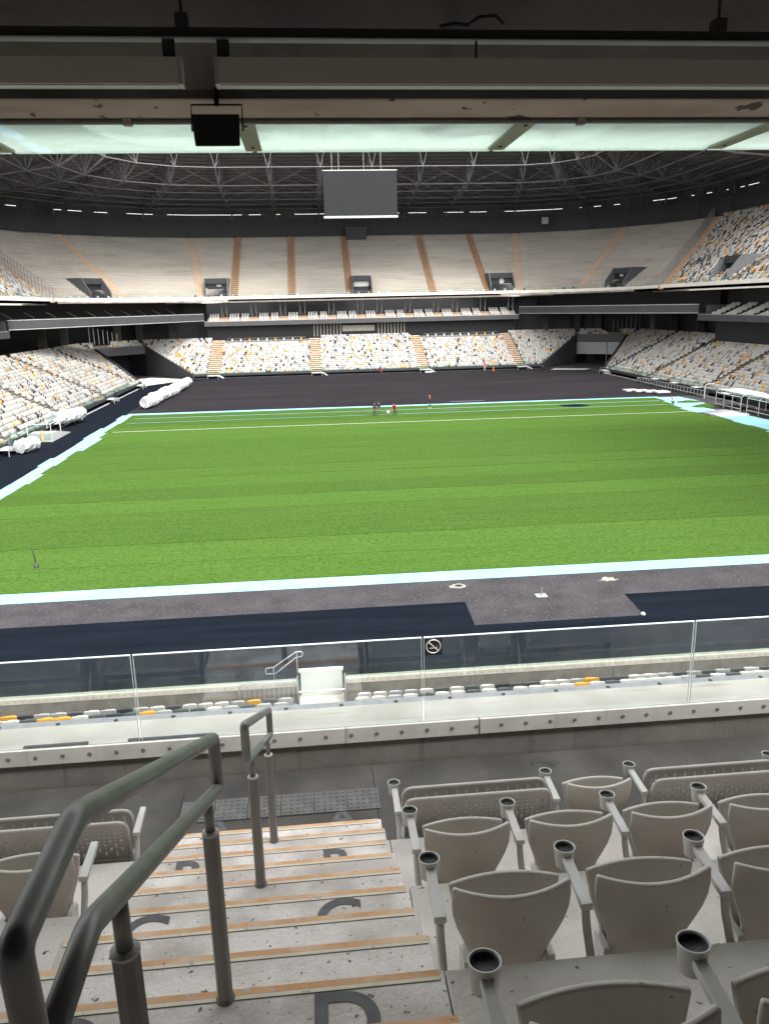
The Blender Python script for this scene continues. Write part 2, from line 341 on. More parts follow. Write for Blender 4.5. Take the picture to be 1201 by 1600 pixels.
h = thing('marker_spike', 'thin black leaning spike with a flared foot on the turf', 'spike', (-15.7, 43.3, .03))
MB().lathe([(.16, 0), (.13, .04), (.05, .28), (.02, .3)], 12, (-15.7, 43.3, .03)).build('foot', M['black'], h, True)
MB().tube([(-15.7, 43.3, .28), (-15.78, 43.35, .75), (-15.86, 43.4, 1.15)], [.035, .03, .04], 8).build('rod', M['black'], h, True)
for k, (x, y, L_, a, m_) in enumerate([(20, 112, 5, .1, 'greycloth'), (17.5, 103, 2.2, .0, 'darkgrey')]):
    b = MB().quad((x, y, .042), (x+L_, y-.2, .042), (x+L_+.4, y+.5, .042), (x+.3, y+.9, .042)); tag(b.build('ground_sheet', M[m_]), ['thin grey sheet lying on the asphalt past the turf end', 'small dark sheet lying beside the red capped worker'][k], 'sheet')
# ================================================================== STANDS
VW = {'seats': []}         # collected small seats: (x,y,z,angle,colour)
PAL = {'w': (.43, .42, .395), 'g': (.25, .25, .245), 'd': (.05, .055, .06), 'k': (.012, .013, .016), 'o': (.50, .25, .03), 't': (.42, .33, .22)}
def rc(p=(.67, .19, .025, .035, .055, .025)):
    return 'wgdkot'[rng.choice(6, p=p)]
UPP = (.40, .22, .17, .10, .10, .01)
TR, RI, NR, ZL = .825, .35, 19, .5
def Lleft(d): return (-31.2-d, 60.), (-31.2-d, 150+1.5*min(d, 12)+.3*max(0, d-12))
def Lfar(d): return (-23.5-.94*min(d, 12)-.5*max(0, d-12), 164.6+d), (49+.96*min(d, 12)+.5*max(0, d-12), 164.6+d)
def Lright(d): return (57.4+d, 150+1.6*min(d, 12)+.3*max(0, d-12)), (57.4+d, 60.)
def Lcl(d): return Lleft(d)[1], Lfar(d)[0]
def Lcr(d): return Lfar(d)[1], Lright(d)[0]
def strip_terrace(fn, k0, k1, z0, tr, ri):
    b = MB()
    for k in range(k0, k1):
        (a, c), (e, f) = fn(k*tr), fn((k+1)*tr); z = z0+k*ri
        b.quad((*a, z-ri), (*c, z-ri), (*c, z), (*a, z)); b.quad((*a, z), (*c, z), (*f, z), (*e, z))
    return b
def row_seats(fn, k, z, tr, inset, skip, pitch=.52, pal=None, margin=.4):
    d = (k+inset)*tr; a, c = fn(d); a = Vector(a); c = Vector(c); L_ = (c-a).length; t = (c-a)/L_
    ang = math.atan2(t.y, t.x)      # facing the pitch: right-hand side of travel direction
    n = int((L_-2*margin)/pitch)
    for i in range(n):
        s = margin+(i+.5)*pitch; q = a+t*s
        if skip and skip(q.x, q.y, k): continue
        VW['seats'].append((q.x, q.y, z, ang, rc(pal) if pal else rc()))
lower = {}
def lower_stand(key, fn, k0, label, loc):
    t = thing('lower_stand', label, 'stand', loc)
    lower[key] = t
    strip_terrace(fn, k0, NR, ZL, TR, RI).build('terrace', M['terrlow'], t)
    return t
CO = MB()
for fn_ in (Lleft, Lcl, Lfar, Lcr, Lright):
    (a, c), (e, f) = fn_(15.675), fn_(24); CO.quad((*a, 6.79), (*c, 6.79), (*f, 6.79), (*e, 6.79))
tag(CO.build('concourse_floor', M['terrlow']), 'dark concourse floor behind the lower stands', 'floor', kind='structure')
A_FAR = [(-20.9, -18.2), (.4, 2.75), (23.0, 25.2), (43.6, 45.9)]
A_LEFT = [(83, 85), (103, 105), (124.4, 126.4), (146.5, 148.2)]
A_RIGHT = [(88, 90), (109.5, 111.5), (129.5, 131.5), (147.5, 149)]
tl = lower_stand('left', Lleft, 0, 'lower stand of white speckled seats beside the navy matting', (-31.2, 110, 0))
tf = lower_stand('far', Lfar, 0, 'lower stand of white seats facing across beyond the bare asphalt', (13, 164.6, 0))
tr_ = lower_stand('right', Lright, 0, 'lower stand of white speckled seats behind the dugouts', (57.4, 110, 0))
tcl = lower_stand('cl', Lcl, 15, 'short corner stand over the tunnel beside the long wrapped roll', (-39, 172, 0))
tcr = lower_stand('cr', Lcr, 15, 'short corner stand over the tunnel with the half open shutter', (65, 172, 0))
def plat_block(x, k): return k >= 16 and (-18.2 < x < .4 or 25.2 < x < 43.6)
for k in range(NR):
    z = ZL+k*RI
    row_seats(Lleft, k, z, TR, .45, lambda x, y, k: any(a < y+.25*(x+31) < b for a, b in A_LEFT))
    row_seats(Lright, k, z, TR, .45, lambda x, y, k: any(a < y-.25*(x-57) < b for a, b in A_RIGHT))
    row_seats(Lfar, k, z, TR, .45, lambda x, y, k: any(a < x < b for a, b in A_FAR) or plat_block(x, k))
    if k >= 15:
        row_seats(Lcl, k, z, TR, .45, lambda x, y, k: x < -41.5 and x > -44.3)
        row_seats(Lcr, k, z, TR, .45, lambda x, y, k: 66.5 < x < 69.3)
M['aisle_up'] = mat('tan_aisle', (.37, .225, .13), .85, col2=(.43, .28, .175), scale=1.2)
def aisle_steps(t, pts_fn, w, k1, z0, tr, ri, mt='aisle', k0=0, name='aisle_steps', slant=0.):
    b = MB()                                           # half steps climbing the rake
    for k in range(k0, k1):
        for h_ in (0, 1):
            d0 = (k+.5*h_)*tr; z = z0+k*ri+.5*ri*h_+.012
            p, q = pts_fn(d0), pts_fn(d0+.5*tr)
            tdir = Vector(w)*.5
            a = Vector((p[0]-tdir.x, p[1]-tdir.y, z)); c = Vector((p[0]+tdir.x, p[1]+tdir.y, z)); e = Vector((q[0]+tdir.x, q[1]+tdir.y, z)); f = Vector((q[0]-tdir.x, q[1]-tdir.y, z))
            dn = Vector((0, 0, ri*.5+.02))
            b.quad(a, c, e, f); b.quad(a-dn, c-dn, c, a)
    return b.build(name, M[mt], t)
for a, c in A_FAR: aisle_steps(tf, lambda d, x=(a+c)/2: (x, 164.6+d), (c-a, 0), NR, ZL, TR, RI)
for a, c in A_LEFT: aisle_steps(tl, lambda d, y=(a+c)/2: (-31.2-d, y+.25*d), (0, c-a), NR, ZL, TR, RI)
for a, c in A_RIGHT: aisle_steps(tr_, lambda d, y=(a+c)/2: (57.4+d, y+.25*d), (0, c-a), NR, ZL, TR, RI)
# front walls, glass on top, white kerb lines
MB().wall((-31.2, 60), (-31.2, 150), .25, 0, .95).build('front_wall', M['blackwall'], tl)
MB().wall((57.4, 150), (57.4, 60), .25, 0, .95).build('front_wall', M['blackwall'], tr_)
MB().wall((-23.5, 164.6), (49, 164.6), .25, 0, .95).build('front_wall', M['blackwall'], tf)
def glass_run(t, p, q, z0, z1, n, skips=(), m_='glassfar', name='glass_panel'):
    p = Vector(p); q = Vector(q)
    for i in range(n):
        a = p+(q-p)*(i/n); c = p+(q-p)*((i+.985)/n)
        MB().wall(a, c, .03, z0, z1).build(name, M[m_], t)
glass_run(tl, (-31.25, 78), (-31.25, 150), .95, 1.65, 20); glass_run(tr_, (57.45, 150), (57.45, 84), .95, 1.65, 20); glass_run(tf, (-23.5, 164.65), (49, 164.65), .95, 1.3, 18)
MB().box(-31.05, -30.85, 100, 149, 0, .06).build('kerb_line', M['white'], tl); MB().box(57.05, 57.25, 96, 149, 0, .06).build('kerb_line', M['white'], tr_)
# tunnels in the corners
def tunnel(t, A, Bp, Cp, D, label, shutter):
    z6 = ZL+14*RI+.35
    MB().wall(A, Bp, -.3 if not shutter else .3, 0, .95, 0, z6+.7).build('wing_wall', M['blackwall'], t)
    MB().wall(D, Cp, .3 if not shutter else -.3, 0, .95, 0, z6+.7).build('wing_wall', M['blackwall'], t)
    MB().wall(Bp, Cp, .5 if not shutter else -.5, z6-1.0, z6+.72).build('lintel', M['darkgrey'], t)
    d = Vector((Cp[0]-Bp[0], Cp[1]-Bp[1])); n = Vector((-d.y, d.x)).normalized()*(1 if not shutter else -1)
    b2 = (Bp[0]+n.x*7, Bp[1]+n.y*7); c2 = (Cp[0]+n.x*7, Cp[1]+n.y*7)
    b = MB(); b.wall(b2, c2, .2, 0, z6); b.wall(Bp, b2, .1, 0, z6-.2); b.wall(Cp, c2, .1, 0, z6-.2)
    b.add([(*Bp, z6-.95), (*Cp, z6-.95), (*c2, z6-.95), (*b2, z6-.95)], [(0, 1, 2, 3)]); b.build('tunnel_lining', M['void'], t)
    if shutter:
        sh = MB(); n_ = 9
        for i in range(n_):
            z0 = 2.1+i*(z6-3.1)/n_
            o1 = n*.25; o2 = n*.30
            sh.wall((Bp[0]+o1.x, Bp[1]+o1.y), (Cp[0]+o1.x, Cp[1]+o1.y), -.06, z0, z0+(z6-3.1)/n_-.04)
        sh.build('roller_shutter', M['galv'], t)
        q = Vector(Bp)*.62+Vector(Cp)*.38+n*.1; MB().box(q.x-.08, q.x+.08, q.y-.08, q.y+.08, 0, z6-1).build('door_post', M['galv'], t)
dl = 12.1
tunnel(tcl, (-31.2, 150), Lleft(dl)[1], Lfar(dl)[0], (-23.5, 164.6), '', False)
tunnel(tcr, (57.4, 150), Lright(dl)[0], Lfar(dl)[1], (49, 164.6), '', True)
b = MB().add([(-31.5, 152, .005), (-24, 163.6, .005), (-33, 171, .005), (-41, 165, .005)], [(0, 1, 2, 3)]); tag(b.build('concrete_apron', M['ledge']), 'pale concrete apron at the dark tunnel mouth beside the wrapped roll', 'apron', kind='structure')
b = MB().add([(50, 161.0, .006), (56.5, 158.5, .006), (59, 161.5, .006), (52, 164.4, .006)], [(0, 1, 2, 3)]); tag(b.build('concrete_apron', M['white']), 'white sheet on the ground before the half open shutter', 'apron', kind='structure')
# accessible platforms in the far stand
for (x0, x1) in ((-18.2, .4), (25.2, 43.6)):
    zt = ZL+16*RI+.35; y0 = 164.6+16*TR
    MB().box(x0+.1, x1-.1, y0, y0+3.2, zt-.5, zt).build('platform', M['darkgrey'], tf); MB().box(x0+.1, x1-.1, y0-.03, y0-.003, zt-.55, zt+.03).build('platform_edge', M['galv'], tf)
    for i in range(9):
        xx = x0+.8+i*(x1-x0-1.6)/9
        b = MB().tube([(xx, y0+.1, zt), (xx, y0+.1, zt+1.0), (xx+1.7, y0+.1, zt+1.0), (xx+1.7, y0+.1, zt)], .025, 5); b.build('guard_rail', M['galv'], tf)
        VW['seats'].append((xx+.9, y0+.7, zt, 0, random.choice('wwo')))
# small white access stairs on the front walls
def access_stair(x, y, ang, label, w_=2.2):
    t = thing('access_stairs', label, 'stairs', (x, y, 0), 'white access stairs from the stands', rz=ang)
    MB().box(-w_/2, w_/2, -1.1, 0, .62, .72).build('landing', M['white'], t, local=True)
    for i in range(3): MB().box(w_/2+.02+i*.3, w_/2+.3+i*.3, -1.1, 0, .45-i*.17, .5-i*.17).build('tread', M['white'], t, local=True)
    for yy in (-1.12, .01):
        b = MB(); b.add([(-w_/2, yy, .55), (w_/2, yy, .55), (w_/2+.95, yy, 0), (w_/2+1.05, yy, .12), (w_/2, yy, .74), (-w_/2, yy, .74)], [(0, 1, 2, 3, 4, 5)])
        b.add([(-w_/2, yy+.04, .55), (w_/2, yy+.04, .55), (w_/2+.95, yy+.04, 0), (w_/2+1.05, yy+.04, .12), (w_/2, yy+.04, .74), (-w_/2, yy+.04, .74)], [(5, 4, 3, 2, 1, 0)]); b.build('stringer', M['white'], t, local=True)
    for xx in (-w_/2, w_/2-.08): MB().box(xx, xx+.08, -1.09, -1.0, 0, .55).build('leg', M['galv'], t, local=True)
    MB().box(-w_/2+.05, w_/2-.05, -1.08, -1.05, .74, 1.7).build('glass_screen', M['glassfar'], t, local=True)
for i, x in enumerate((-19.5, 1.6, 24.1, 44.8)): access_stair(x, 164.5, 0, ['white access stairs below the first far aisle, beside the tunnel with no shutter', 'white access stairs below the second far aisle from the dark tunnel', 'white access stairs below the third far aisle from the dark tunnel', 'white access stairs below the far aisle next to the shuttered tunnel'][i])
for i, y in enumerate((147.3, 125.4, 104, 81)): access_stair(-31.1, y, R(90), ['white access stairs at the tunnel end of the navy matting', 'white access stairs second from the tunnel along the navy matting', 'white access stairs partly hidden by a wrapped roll', 'white access stairs at the frame edge behind the lone white roll'][i])
for i, y in enumerate((148.5, 130.5)): access_stair(57.3, y, R(-90), ['white access stairs at the foot of the shuttered tunnel', 'white access stairs at the end of the long bench by the dugouts'][i])

# ------------------------------------------------------------------ middle tier
MM = [(-46.5, 60), (-46.5, 131), (-22.5, 180.6), (48.3, 180.6), (67, 133), (67, 60)]
mt = thing('middle_tier', 'dark middle tier with boxes, fascia and columns between the stands', 'tier', (13, 180.6, 0))
def off(p, q, d):                                       # offset outward (left of travel)
    t = (Vector(q)-Vector(p)).normalized(); n = Vector((-t.y, t.x))*d; return (p[0]+n.x, p[1]+n.y), (q[0]+n.x, q[1]+n.y)
def fascia(p, q, z0, z1, m_='fasciablack', trim=False, name='fascia'):
    o = MB().wall(p, q, .3, z0, z1).build(name, M[m_], mt)
    MB().wall(*off(p, q, -.02), .34, z1+.003, z1+.1).build('fascia_trim', M['white'] if trim else M['galv'], mt)
    if trim: MB().wall(*off(p, q, -.03), .2, z0-.1, z0-.003).build('fascia_trim', M['white'], mt)
fascia(MM[0], MM[1], 10.05, 11.05); fascia(MM[2], MM[3], 10.05, 11.0); fascia(MM[4], MM[5], 10.05, 11.05)
fascia(MM[1], MM[2], 11.35, 12.7, trim=True); fascia(MM[3], MM[4], 11.35, 12.7, trim=True)
for i in range(5):
    p, q = MM[i], MM[i+1]; corner = i in (1, 3); zf = 11.2 if corner else 10.0
    a, c = off(p, q, .3); e, f = off(p, q, 9)
    b = MB(); b.add([(*a, zf+.05), (*c, zf+.05), (*f, zf+.05), (*e, zf+.05)], [(0, 1, 2, 3)]); b.add([(*a, zf), (*c, zf), (*f, zf), (*e, zf)], [(3, 2, 1, 0)]); b.build('floor_slab', M['darkgrey'], mt)
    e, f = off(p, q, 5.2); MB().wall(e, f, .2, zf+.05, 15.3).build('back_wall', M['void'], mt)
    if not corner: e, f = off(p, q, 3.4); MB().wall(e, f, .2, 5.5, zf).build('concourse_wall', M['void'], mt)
    # ceiling under the upper tier
    a, c = off(p, q, -.3); e, f = off(p, q, 8); MB().add([(*a, 15.25), (*c, 15.25), (*f, 15.25), (*e, 15.25)], [(3, 2, 1, 0)]).build('soffit', M['darkgrey'], mt)
for i, rt in enumerate((-.3185, -.2925, -.229, -.203, -.163, .301, .3434, .3706, .4419, .472, .508)):
    best = None
    LB = [(-48.6, 60.), Lleft(17.3)[1], Lfar(17.3)[0], Lfar(17.3)[1], Lright(17.3)[0], (74.7, 60.)]
    for j in range(5):                                   # stand each column on the concourse line it is seen against
        a, c = Vector(LB[j]), Vector(LB[j+1])
        den = (c.x-a.x)-rt*(c.y-a.y)
        if abs(den) < 1e-6: continue
        s = (rt*a.y-a.x)/den
        if 0 <= s <= 1: best = a+(c-a)*s
    if best is None: continue
    MB().box(best.x-.75, best.x+.75, best.y-.4, best.y+.4, 6.7, 11.18).build('column', M['column'], mt)
# far boxes: stepped floor, seats in groups, glazing with white frames
for k in range(4): MB().box(-22, 48, 181.0+.8*k, 181.8+.8*k, 10.1, 10.75+.38*k).build('box_step', M['box_floor'], mt)
gl = MB().box(-22.3, 48.1, 184.4, 184.6, 12, 15.2).build('glazing', M['boxglass'], mt)
x = -21.6; gi = 0
while x < 47:
    n = 7 if gi % 3 else 4
    for k in range(4):
        for i in range(n): VW['seats'].append((x+.3+.55*i+(.5 if i >= 4 else 0), 181.45+.8*k, 10.75+.38*k, 0, 'w'))
    xe = x+.55*n+(.5 if n == 7 else 0)+.2
    for xx in (xe+.25, xe+1.35): MB().box(xx, xx+.11, 184.25, 184.39, 12.0, 15.1).build('window_frame', M['white'], mt)
    MB().box(xe+.25, xe+1.46, 184.26, 184.38, 15.101, 15.2).build('window_frame', M['white'], mt)
    MB().tube([(xe+.8, 181.2, 11), (xe+.8, 181.2, 11.9), (xe+.8, 184, 13.1)], .035, 5).build('hand_rail', M['galv'], mt)
    x = xe+2.0; gi += 1
# right and left side rows of the middle tier
for (xb, sg, yr) in ((67, 1, range(92, 131, 5)), (-46.5, -1, range(96, 126, 5))):
    for k in range(5):
        xx = xb+sg*(.5+.8*k)
        MB().box(min(xx, xx+sg*.8), max(xx, xx+sg*.8), 80, 130.6, 10.1, 10.7+.36*k).build('box_step', M['void'] if k % 2 else M['darkgrey'], mt)
    for y0 in yr:
        MB().wall((xb+sg*.6, y0+3.6), (xb+sg*4.5, y0+3.6), .9, 10.75, 10.9, 10.75, 12.45).build('aisle_ramp', M['aisle'], mt)
        for k in range(5):
            for i in range(5): VW['seats'].append((xb+sg*(.9+.8*k), y0+.3+.55*i, 10.7+.36*k, R(-90) if sg > 0 else R(90), 'w'))
    MB().wall((xb+sg*.3, 130.7), (xb+sg*5, 130.7), .1, 10.6, 12.6).build('end_wall', M['darkgrey'], mt)
for (x0, x1, m_) in ((8, 15.4, 'ledge'),): MB().box(x0, x1, 183.6, 183.95, 8.2, 9.5).build('counter', M[m_], mt)
for x0 in (1.5, 16.2):
    for i in range(9): MB().box(x0+.75*i, x0+.2+.75*i, 183.75, 183.95, 7.2, 9.9).build('grille_bar', M['ledge'], mt)
for i in range(7):
    MB().box(-44.5+.75*i, -44.38+.75*i, 169+.7*i, 169.12+.7*i, 7.2, 10.9-.28*i).build('divider_post', M['galv'], tcl)
    MB().box(72.5-.75*i, 72.62-.75*i, 170+.6*i, 170.12+.6*i, 7.2, 10.9-.28*i).build('divider_post', M['galv'], tcr)
MB().box(73.4, 77, 166.5, 166.7, 7.4, 10.6).build('wall_screen', M['galv'], tcr)
rp = MB()
for i in range(10):
    tt = .06+i*.09; a = Vector(off(MM[1], MM[2], 2.6)[0]); c = Vector(off(MM[1], MM[2], 2.6)[1]); q = a+(c-a)*tt
    MB().tube([(q.x, q.y, 11.3), (q.x, q.y, 13.0), (q.x-1.6, q.y+.3, 13.9)], .05, 5).build('hand_rail', M['wood'], mt)

# ------------------------------------------------------------------ upper tier (smooth path: point + outward direction)
PATH = [(-45., 60., -1., 0.), (-45., 126., -1., 0.), (-45., 139., -1., 0.)]
for i in range(0, 9):
    a = R(180-90*i/8); PATH.append((-17+28*math.cos(a), 152.6+28*math.sin(a), math.cos(a), math.sin(a)))
for x in (-3., 13., 28.7): PATH.append((x, 180.6, 0., 1.))
for i in range(0, 9):
    a = R(90-90*i/8); PATH.append((44+22*math.cos(a), 158.6+22*math.sin(a), math.cos(a), math.sin(a)))
PATH += [(66., 146., 1., 0.), (66., 128., 1., 0.), (66., 60., 1., 0.), (66., 8., 1., 0.)]
def pp(i, d): a = PATH[i]; return (a[0]+a[2]*d, a[1]+a[3]*d)
UT, UR, UN, UZ = .74, .455, 33, 15.75
us = thing('upper_stand', 'upper stand of bare beige terraces above the pale concrete band', 'stand', (13, 180.6, 15))
def path_strip(b, d0, z0, d1, z1, i0=0, i1=None):
    for i in range(i0, (i1 or len(PATH)-1)):
        b.quad((*pp(i, d0), z0), (*pp(i+1, d0), z0), (*pp(i+1, d1), z1), (*pp(i, d1), z1))
b = MB()
for k in range(UN):
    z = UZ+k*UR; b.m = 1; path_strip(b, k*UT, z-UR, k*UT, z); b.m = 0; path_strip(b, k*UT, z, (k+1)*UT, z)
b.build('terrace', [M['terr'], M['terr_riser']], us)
UA = [(x, 180.6, 0., 1., 1.7) for x in (-15.8, -3.0, 9.9, 28.7, 41.3)]+[(*PATH[i], w_) for i, w_ in ((10, 1.6), (7, 1.9), (16, 1.6), (19, 1.9))]
# seat brackets standing on the bare terraces give the grain of rows
fb = MB()
for k in range(UN):
    z = UZ+k*UR; d = (k+.62)*UT
    for i in range(3, len(PATH)-5):
        a = Vector(pp(i, d)); c = Vector(pp(i+1, d)); L_ = (c-a).length; n = int(L_/.55)
        for j in range(n):
            q = a+(c-a)*((j+.5)/n); x, y = q
            if any(abs((x-ax)*any_-(y-ay)*anx) < aw*.55 and (x-ax)*anx+(y-ay)*any_ > 0 for ax, ay, anx, any_, aw in UA): continue
            if y < (148.5+.75*(-45-x)+1.2 if x < 0 else 145+1.1*(x-66)+1.2): continue
            fb.box(x-.16, x+.16, y-.09, y+.09, z, z+.27)
fb.build('bare_seat_bases', M['terr'], us, kind='stuff')
b = MB(); path_strip(b, 0, 15.05, 0, 16.35); path_strip(b, 0, 16.35, .35, 16.35); path_strip(b, .35, 16.35, .35, 15.5); path_strip(b, 1.2, 15.05, 0, 15.05)
b.build('front_band', M['band'], us)
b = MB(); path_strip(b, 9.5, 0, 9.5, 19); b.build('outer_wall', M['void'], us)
b = MB(); path_strip(b, .2, 16.353, .2, 17.2); b.build('glass_barrier', M['glassfar'], us)
zT = UZ+(UN-1)*UR
b = MB(); path_strip(b, UN*UT+.3, zT-.5, UN*UT+.3, 34.7); path_strip(b, UN*UT+.3, 34.7, UN*UT+1.6, 34.7); b.build('rear_wall', M['blackwall'], us)
def up_aisle(x, y, nx, ny, w_): 
    aisle_steps(us, lambda d: (x+nx*d, y+ny*d), (ny*w_, -nx*w_), UN, UZ, UT, UR, 'aisle_up')
for a in UA: up_aisle(*a)
def line_pt(side, d):                                       # end aisles run aslant up the tier
    x0, y0, sx_, sl, cx, cy, rad = ((-45, 148.5, -1, .75, -17, 152.6, 28) if side < 0 else (66, 145, 1, 1.1, 44, 158.6, 22))
    lo_, hi_ = 0., 40.
    for _ in range(30):
        t = (lo_+hi_)/2; x, y = x0+sx_*t, y0+sl*t
        dd = (math.hypot(x-cx, y-cy)-rad) if y > cy else abs(x-x0)
        if dd < d: lo_ = t
        else: hi_ = t
    return x0+sx_*lo_, y0+sl*lo_
aisle_steps(us, lambda d: line_pt(-1, d), (.7, 2.3), UN, UZ, UT, UR, 'aisle_up'); aisle_steps(us, lambda d: line_pt(1, d), (-.9, 2.3), UN, UZ, UT, UR, 'aisle_up')
up_aisle(66, 122, 1, 0, 1.8); up_aisle(-45, 118, -1, 0, 1.8)
# fences beside the end aisles
for nx in (-1, 1):
    fp = lambda d: (line_pt(nx, d)[0]+(.4 if nx < 0 else -.4), line_pt(nx, d)[1]+1.4)
    x, y = fp(0)
    f = thing('divider_fence', 'tall steel fence climbing the upper terraces ' + ('over the navy matting side' if nx < 0 else 'above the dugout side'), 'fence', (x, y, 16))
    for k in range(0, UN+1):
        z = UZ+min(k, UN-1)*UR; q = fp(k*UT+.3)
        MB().box(q[0]-.07, q[0]+.07, q[1]-.07, q[1]+.07, z, z+2.5).build('fence_post', M['post'], f)
    for hh in (2.45, 1.3): MB().tube([(*fp(k*UT+.3), UZ+k*UR+hh) for k in range(0, UN, 4)], .05, 4).build('fence_rail', M['post'], f)
# upper seats on the side stands
def useat(side, skips):
    x0, ya, cx, cy, rad = ((-45, 84, -17, 152.6, 28) if side < 0 else (66, 86, 44, 158.6, 22))
    for k in range(UN):
        d = (k+.5)*UT; z = UZ+k*UR; lx, ly = line_pt(side, d)
        y = ya
        while y < min(cy, ly-1.5):
            if not any(a < y < c for a, c in skips) and rng.random() > .02: VW['seats'].append((x0+side*d, y, z, R(-90)*side, rc(UPP)))
            y += .52
        th = 0.
        while True:                                          # round the bend as far as the aisle
            x = cx+side*(rad+d)*math.cos(th); y = cy+(rad+d)*math.sin(th)
            if y > ly-1.5 or th > 1: break
            VW['seats'].append((x, y, z, (R(-90)+th)*side if side > 0 else R(90)-th, rc(UPP))); th += .52/(rad+d)
useat(-1, [(117, 119)]); useat(1, [(121, 123)])
for i in range(3, len(PATH)-5):                           # a thin front row behind the barrier
    a = Vector(pp(i, .5)); c = Vector(pp(i+1, .5)); L_ = (c-a).length; ang = math.atan2((c-a).y, (c-a).x)
    for j in range(int(L_/2.2)):
        q = a+(c-a)*((j+.5)/max(1, int(L_/2.2))); VW['seats'].append((q.x, q.y, UZ+.25, ang, random.choice('wwwgko')))
# vomitories
def vomitory(x, y, nx, ny, w_, extra):
    v = empty('vomitory'); v.parent = us; v.location = Vector((x, y, 15.7))-world_loc(us)
    t = Vector((ny, -nx, 0)); n = Vector((nx, ny, 0))
    def P(u, d, z): q = Vector((x, y, 0))+t*u+n*d; return (q.x, q.y, z)
    hw = w_/2; zt = 20.1
    for s in (-1, 1):
        u0, u1 = s*hw, s*(hw+.25)
        b = MB(); pr = [(.9, 15.5), (7.6, 15.5), (7.6, zt+.3), (3.2, zt+.3), (.9, 17.6)]
        b.add([P(u0, d, z) for d, z in pr]+[P(u1, d, z) for d, z in pr], [(0, 1, 2, 3, 4), (9, 8, 7, 6, 5)]+[(i, (i+1) % 5, 5+(i+1) % 5, 5+i) for i in range(5)]); b.build('side_wall', M['darkgrey'], v)
    b = MB(); b.add([P(-hw, 3.1, zt-.9), P(hw, 3.1, zt-.9), P(hw, 3.1, zt+.25), P(-hw, 3.1, zt+.25), P(-hw, 7.5, zt+.25), P(hw, 7.5, zt+.25)], [(0, 1, 2, 3), (3, 2, 5, 4)]); b.build('head_wall', M['blackwall'], v)
    b = MB(); b.add([P(-hw, .95, 16.5), P(hw, .95, 16.5), P(hw, 3.6, 18.0), P(-hw, 3.6, 18.0), P(hw, 3.6, zt), P(-hw, 3.6, zt)], [(0, 1, 2, 3), (3, 2, 4, 5)]); b.build('opening', M['void'], v)
    if extra:
        b = MB(); e = extra; b.add([P(e[0], 3.5, e[2]), P(e[1], 3.5, e[2]), P(e[1], 3.45, e[3]), P(e[0], 3.45, e[3])], [(0, 1, 2, 3)]); b.build('painted_doorway_light', M['white'], v)  # doorway light painted as a plain white panel
vomitory(-19.6, 180.6, 0, 1, 4.8, (.0, 1.0, 18.6, 19.0)); vomitory(12.7, 180.6, 0, 1, 4.0, (-1.7, 1.7, 18.0, 19.1)); vomitory(44.7, 180.6, 0, 1, 5.2, (-.2, .8, 18.0, 19.6))
vomitory(*PATH[6], 5, None); vomitory(*PATH[21], 5, (-1, 0, 18.6, 19.1)); vomitory(66, 127, 1, 0, 5, None); vomitory(-45, 112, -1, 0, 5, None)
MB().box(10.5, 15.5, 202.6, 203.4, 29.6, 32.2).build('control_booth', M['black'], us); MB().box(10.3, 15.7, 202.55, 203.3, 32.2, 32.4).build('control_booth', M['darkgrey'], us)

# ------------------------------------------------------------------ roof
rf = thing('stadium_roof', 'dark steel truss roof curving over the upper stand', 'roof', (13, 180.6, 36))
DIN = -8.
RI0, RI1 = 1, len(PATH)-3
def zdeck(d): return 37.3+(26.3-d)*.21
b = MB()
ds = [26.3, 20, 13, 6, -1, DIN]
for i in range(len(ds)-1): path_strip(b, ds[i], zdeck(ds[i]), ds[i+1], zdeck(ds[i+1]), RI0, RI1)
for i in range(len(ds)-1): path_strip(b, ds[i], zdeck(ds[i])+.35, ds[i+1], zdeck(ds[i+1])+.35, RI0, RI1)
b.build('deck', M['roofdeck'], rf)
sb = MB()                                                   # deck ribs (purlins under the sheeting)
for d in np.arange(DIN+.3, 26, 1.7):
    for i in range(RI0, RI1): sb.bar((*pp(i, d), zdeck(d)-.12), (*pp(i+1, d), zdeck(d)-.12), .10)
sb.build('purlins', M['roofdeck'], rf, kind='stuff')
b = MB(); path_strip(b, 26.2, 34.7, 26.2, 35.96); path_strip(b, 26.2, 36.02, 26.2, 37.4); b.build('rear_cladding', M['clad'], rf)
rb = MB()
for i in range(len(PATH)-1):
    a = Vector(pp(i, 26.1)); c = Vector(pp(i+1, 26.1)); n = max(2, int((c-a).length/1.1))
    for j in range(n):
        q = a+(c-a)*(j/n); rb.box(q.x-.05, q.x+.05, q.y-.05, q.y+.05, 34.7, 37.3 if j % 3 == 0 else 35.85)
        if j % 4 == 2 and rng.random() < .6: rb.wall(q, a+(c-a)*((j+rng.uniform(1, 4))/n), .04, 35.8+rng.uniform(0, .12), 36.06)
rb.build('cladding_ribs', M['clad'], rf, kind='stuff')
def zlow(d): return float(np.interp(d, [-8, -3, 8, 20, 25.5], [41.5, 38.6, 37.2, 36.4, 36.2]))
NODES = [-7.8, -3, 2.5, 8, 13.5, 19, 25]
stations = []
for x in np.arange(-17, 45, 10.6): stations.append((x, 180.6, 0., 1.))
for i in (9, 7, 5, 3): stations.append(PATH[i])
for i in (16, 18, 20, 22): stations.append(PATH[i])
for y in (128,): stations.append((-45., y, -1., 0.))
for y in (136,): stations.append((66., y, 1., 0.))
b = MB()  # detached roof section out of view, added to shade the right of the turf
for i in range(len(ds)-1):
    path_strip(b, ds[i], zdeck(ds[i]), ds[i+1], zdeck(ds[i+1]), len(PATH)-2, len(PATH)-1); path_strip(b, ds[i], zdeck(ds[i])+.35, ds[i+1], zdeck(ds[i+1])+.35, len(PATH)-2, len(PATH)-1)
